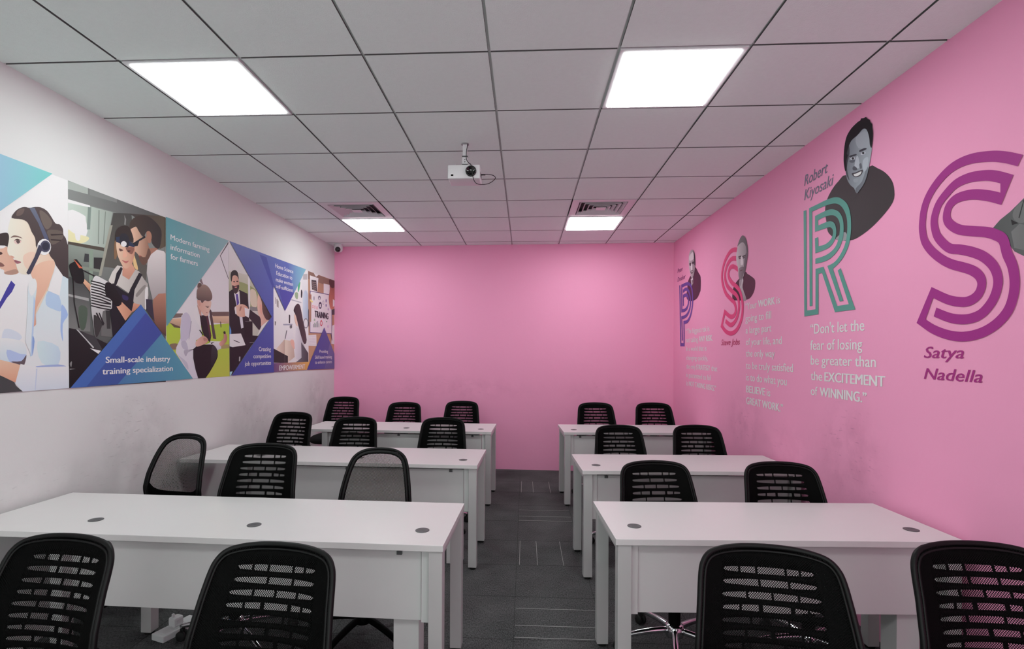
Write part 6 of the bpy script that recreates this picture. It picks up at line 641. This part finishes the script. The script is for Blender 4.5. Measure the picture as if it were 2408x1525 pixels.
2.3781,0.0407),([('Education to',0,5.2462,5.6134)],2.3067,0.0404),([('make women',0,5.2367,5.6329)],2.2397,0.0404),([('self-sufficient',0,5.2373,5.6336)],2.1729,0.0391)]),('L','panel text','',(0.045,0.036,0.059),0,[([('TRAINING',1,6.2364,6.6757)],1.9426,0.0763)]),('L','panel text','',(0.8,0.8,0.8),0,[([('EMPOWERMENT',0.4,5.3172,5.959)],1.3254,0.0503)]),('L','panel text','',(0.8,0.8,0.8),0,[([('Providing',0,6.3842,6.6647)],1.5078,0.0369),([('Skill based training',0,6.2494,6.8028)],1.4357,0.0377),([('to enhance careers',0,6.2501,6.8035)],1.3727,0.0383)]),('R','name_lettering','thin purple italic name lettering above the purple letter P',(0.261,0.042,0.196),0.2,[([('Peter',0,6.5974,6.3801)],2.5115,0.0512),([('Drucker',0,6.5958,6.2722)],2.403,0.0538)]),('R','quote_lettering','pale quote lettering below the purple letter P',(0.8,0.8,0.8),0,[([('\u201cThe biggest risk is',0,6.2452,5.4644)],1.7487,0.0568),([('not taking',0,6.2438,5.8207),('ANY RISK.',1,5.7913,5.3672)],1.6482,0.0593),([('In a world that is',0,6.2311,5.5525)],1.5492,0.0547),([('changing quickly,',0,6.2296,5.5082)],1.447,0.0526),([('the only',0,6.2282,5.898),('STRATEGY',1,5.8793,5.4398),('that',0,5.4057,5.2391)],1.3453,0.0536),([('is guaranteed to fail',0,6.2268,5.4191)],1.2471,0.0536),([('is',0,6.2254,6.1599),('NOT TAKING RISKS.\u201d',1,6.1332,5.2769)],1.1488,0.0546)]),('R','name_lettering','thin red italic name lettering below the pink letter S',(0.525,0.045,0.141),0.2,[([('Steve Jobs',0,5.1406,4.7035)],1.5992,0.0547)]),('R','quote_lettering','pale quote lettering right of the pink letter S',(0.8,0.8,0.8),0,[([('\u201cYour',0,4.5944,4.3724),('WORK',1,4.3467,4.0576),('is',0,4.0335,3.9804)],1.8955,0.0558),([('going to fill',0,4.5882,4.1189)],1.791,0.0593),([('a large part',0,4.5811,4.1139)],1.6918,0.0578),([('of your life, and',0,4.5749,3.9514)],1.5932,0.0573),([('the only way',0,4.5739,4.0581)],1.496,0.0569),([('to be truly satisfied',0,4.5729,3.7866)],1.3933,0.058),([('is to do what you',0,4.5667,3.8744)],1.2935,0.0604),([('BELIEVE',1,4.5657,4.2123),('is',0,4.1863,4.1268)],1.193,0.0582),([('GREAT WORK.\u201d',1,4.5647,3.9274)],1.0947,0.0582)]),('R','name_lettering','grey italic name lettering left of the smiling portrait',(0.196,0.181,0.252),0.2,[([('Robert',0,3.6496,3.3713)],2.6543,0.071),([('Kiyosaki',0,3.6488,3.3093)],2.5581,0.0695)]),('R','quote_lettering','pale quote lettering below the green letter R',(0.8,0.8,0.8),0,[([("\u201cDon't let the",0,3.565,3.0125)],1.6529,0.0638),([('fear of losing',0,3.5641,3.0299)],1.5482,0.0626),([('be greater than',0,3.5582,2.9152)],1.4519,0.0603),([('the',0,3.5574,3.4219),('EXCITEMENT',1,3.4002,2.8421)],1.3507,0.0566),([('of',0,3.5566,3.4767),('WINNING.\u201d',1,3.4523,2.9908)],1.2527,0.0568)]),('R','name_lettering','large magenta italic name lettering below the huge magenta letter S',(0.38,0.033,0.211),0.2,[([('Satya',0,2.5774,2.35)],1.5056,0.0518),([('Nadella',0,2.5768,2.2581)],1.4064,0.0512)])]}
def wp(side, u, z, lay):
    return (XL+.0012+lay*.00005, u, z) if side == 'L' else (XR-.0012-lay*.00005, u, z)
def printed(name, polys, side, lay, parent):
    bm = bmesh.new(); cl = bm.loops.layers.float_color.new('Col')
    for g_, pts in polys:
        P = [(u/1e4, z/1e4) for u, z in pts]
        if side == 'L': P = [(min(u, yb(XL)-.004), z) for u, z in P]
        Q = [p for i, p in enumerate(P) if (abs(p[0]-P[i-1][0])+abs(p[1]-P[i-1][1])) > 2e-4]
        if len(Q) < 3: continue
        us = [p[0] for p in Q]; zs = [p[1] for p in Q]
        vs = [bm.verts.new(wp(side, u, z, lay)) for u, z in Q]; lay += 1
        try: f = bm.faces.new(vs)
        except ValueError: continue
        c0 = g_[0]; c1 = g_[1] if len(g_) > 1 else c0; ax = g_[2] if len(g_) > 1 else 'h'
        for lp in f.loops:
            co = lp.vert.co
            if ax == 'h':
                t = (co.y-min(us))/max(1e-6, max(us)-min(us)); t = t if side == 'L' else 1-t
            else: t = (max(zs)-co.z)/max(1e-6, max(zs)-min(zs))
            lp[cl] = tuple(a+(b_-a)*t for a, b_ in zip(c0, c1))+(1,)
        f.normal_update()
        bmesh.ops.triangulate(bm, faces=[f], quad_method='BEAUTY', ngon_method='EAR_CLIP')
    me = bpy.data.meshes.new(name); bm.to_mesh(me); bm.free()
    return link(name, me, M_PRINT, parent)
def vinyl(name, c):
    m = bpy.data.materials.new(name); m.use_nodes = True; b = m.node_tree.nodes['Principled BSDF']
    b.inputs['Base Color'].default_value = tuple(c)+(1,); b.inputs['Roughness'].default_value = .5; b.inputs['Specular IOR Level'].default_value = .3; return m

mural = thing('wall_mural', 'wide printed photo mural with blue and teal triangles on the white wall', 'mural', (0, 0, 0))
for lab_, a, b_ in DATA['photos']:
    p = printed('photo_print', a+b_, 'L', 0, mural); p['label'] = lab_
for lab_, a in DATA['panels']:
    p = printed('colour_panel', a, 'L', 95, mural); p['label'] = lab_

def text_mesh(s, bold, shear):
    cu = bpy.data.curves.new('t', 'FONT'); cu.body = s
    cu.size = 1; cu.shear = shear; cu.resolution_u = 3; cu.space_character = 1.0
    o = bpy.data.objects.new('t', cu); C.objects.link(o); bpy.context.view_layer.update()
    me = bpy.data.meshes.new_from_object(o.evaluated_get(bpy.context.evaluated_depsgraph_get()))
    bpy.data.objects.remove(o); bpy.data.curves.remove(cu); return me
_h = text_mesh('H', 0, 0); CAP = max(v.co.y for v in _h.vertices); bpy.data.meshes.remove(_h)
def lettering(side, lines, m, parent, shear, lay):
    for segs, z, h in lines:
        for (s, bold, u0, u1) in segs:
            bm = bmesh.new()
            me = text_mesh(s, bold, shear)
            xs = [v.co.x for v in me.vertices]; x0, x1 = min(xs), max(xs)
            ins = (.012+.022*bold)*abs(u1-u0)/(x1-x0)*(1 if u1 > u0 else -1); u0 += ins; u1 -= ins
            for v in me.vertices:
                t = (v.co.x-x0)/(x1-x0); v.co = wp(side, u0+(u1-u0)*t, z+v.co.y*h/CAP, lay)
            d_ = (.012+.022*bold)*abs(u1-u0)/(x1-x0)          # stroke weight: the glyphs again, a hair to each side
            bm.from_mesh(me)
            for q in (-1, 1):
                for v in me.vertices:
                    v.co.y += q*d_*(1 if q < 0 else 2); v.co.x += .00003 if side == 'L' else -.00003
                bm.from_mesh(me)
            bpy.data.meshes.remove(me)
            me = bpy.data.meshes.new('text_line'); bm.to_mesh(me); bm.free(); link('text_line', me, m, parent)
n_ = 0
for side, nm, lab_, c, it, lines in DATA['text']:
    m = vinyl('vinyl_lettering_%d' % n_, c); n_ += 1
    if side == 'L': lettering(side, lines, m, mural, it, 110)
    else:
        t = thing(nm, lab_, 'lettering', (0, 0, 0)); lettering(side, lines, m, t, it*1.2, 10)
for k, (lab_, parts) in DATA['ports'].items():
    t = thing('portrait_print', lab_, 'portrait', (0, 0, 0))
    for nm, polys, lay in parts: printed(nm+'_print', polys, 'R', lay*26, t)

def stroke_mesh(bm, segs, w_, lay):
    line = []; corner = []
    for sg in segs:
        q = [(u/1e4, z/1e4) for u, z in sg]
        q = smoothpath(q, 6) if len(q) > 2 else q
        line += q if not line else q[1:]
    P = [Vector(p) for p in line]; L = []; n = len(P)
    for i, p in enumerate(P):
        d0 = (p-P[i-1]).normalized() if i else (P[1]-p).normalized(); d1 = (P[i+1]-p).normalized() if i < n-1 else d0
        n0 = Vector((-d0.y, d0.x)); n1 = Vector((-d1.y, d1.x)); b_ = (n0+n1)
        b_ = b_.normalized() if b_.length > 1e-6 else n0
        k = min(2.5, 1/max(.3, b_.dot(n0)))
        L.append((p+b_*(w_/2*k), p-b_*(w_/2*k)))
    for i in range(1, n):                      # no folded quads on the inner side of tight bends
        tg = (P[i]-P[i-1]).normalized(); a, b_ = L[i]
        if (a-L[i-1][0]).dot(tg) <= 0: a = L[i-1][0]
        if (b_-L[i-1][1]).dot(tg) <= 0: b_ = L[i-1][1]
        L[i] = (a, b_)
    V = [(bm.verts.new(wp('R', a.x, a.y, lay)), bm.verts.new(wp('R', b_.x, b_.y, lay))) for a, b_ in L]
    for a, b_ in zip(V, V[1:]): bm.faces.new((a[0], b_[0], b_[1], a[1]))
    bmesh.ops.remove_doubles(bm, verts=bm.verts[:], dist=1e-6)
for k, (lab_, c, sts, w_) in DATA['strokes'].items():
    bm = bmesh.new()
    for st in sts: stroke_mesh(bm, st, w_, 30)
    o = obj('striped_letter', bm, vinyl('vinyl_letter_'+k, c)); tag(o, lab_, 'letter', 'striped letters on the pink wall')
lab_, c, polys = DATA['rpoly']
bm = bmesh.new()
for pts in polys:
    f = bm.faces.new([bm.verts.new(wp('R', u/1e4, z/1e4, 30)) for u, z in pts])
for f in bm.faces: f.normal_update()
bmesh.ops.triangulate(bm, faces=bm.faces[:], ngon_method='EAR_CLIP')
o = obj('striped_letter', bm, vinyl('vinyl_letter_r', c)); tag(o, lab_, 'letter', 'striped letters on the pink wall')
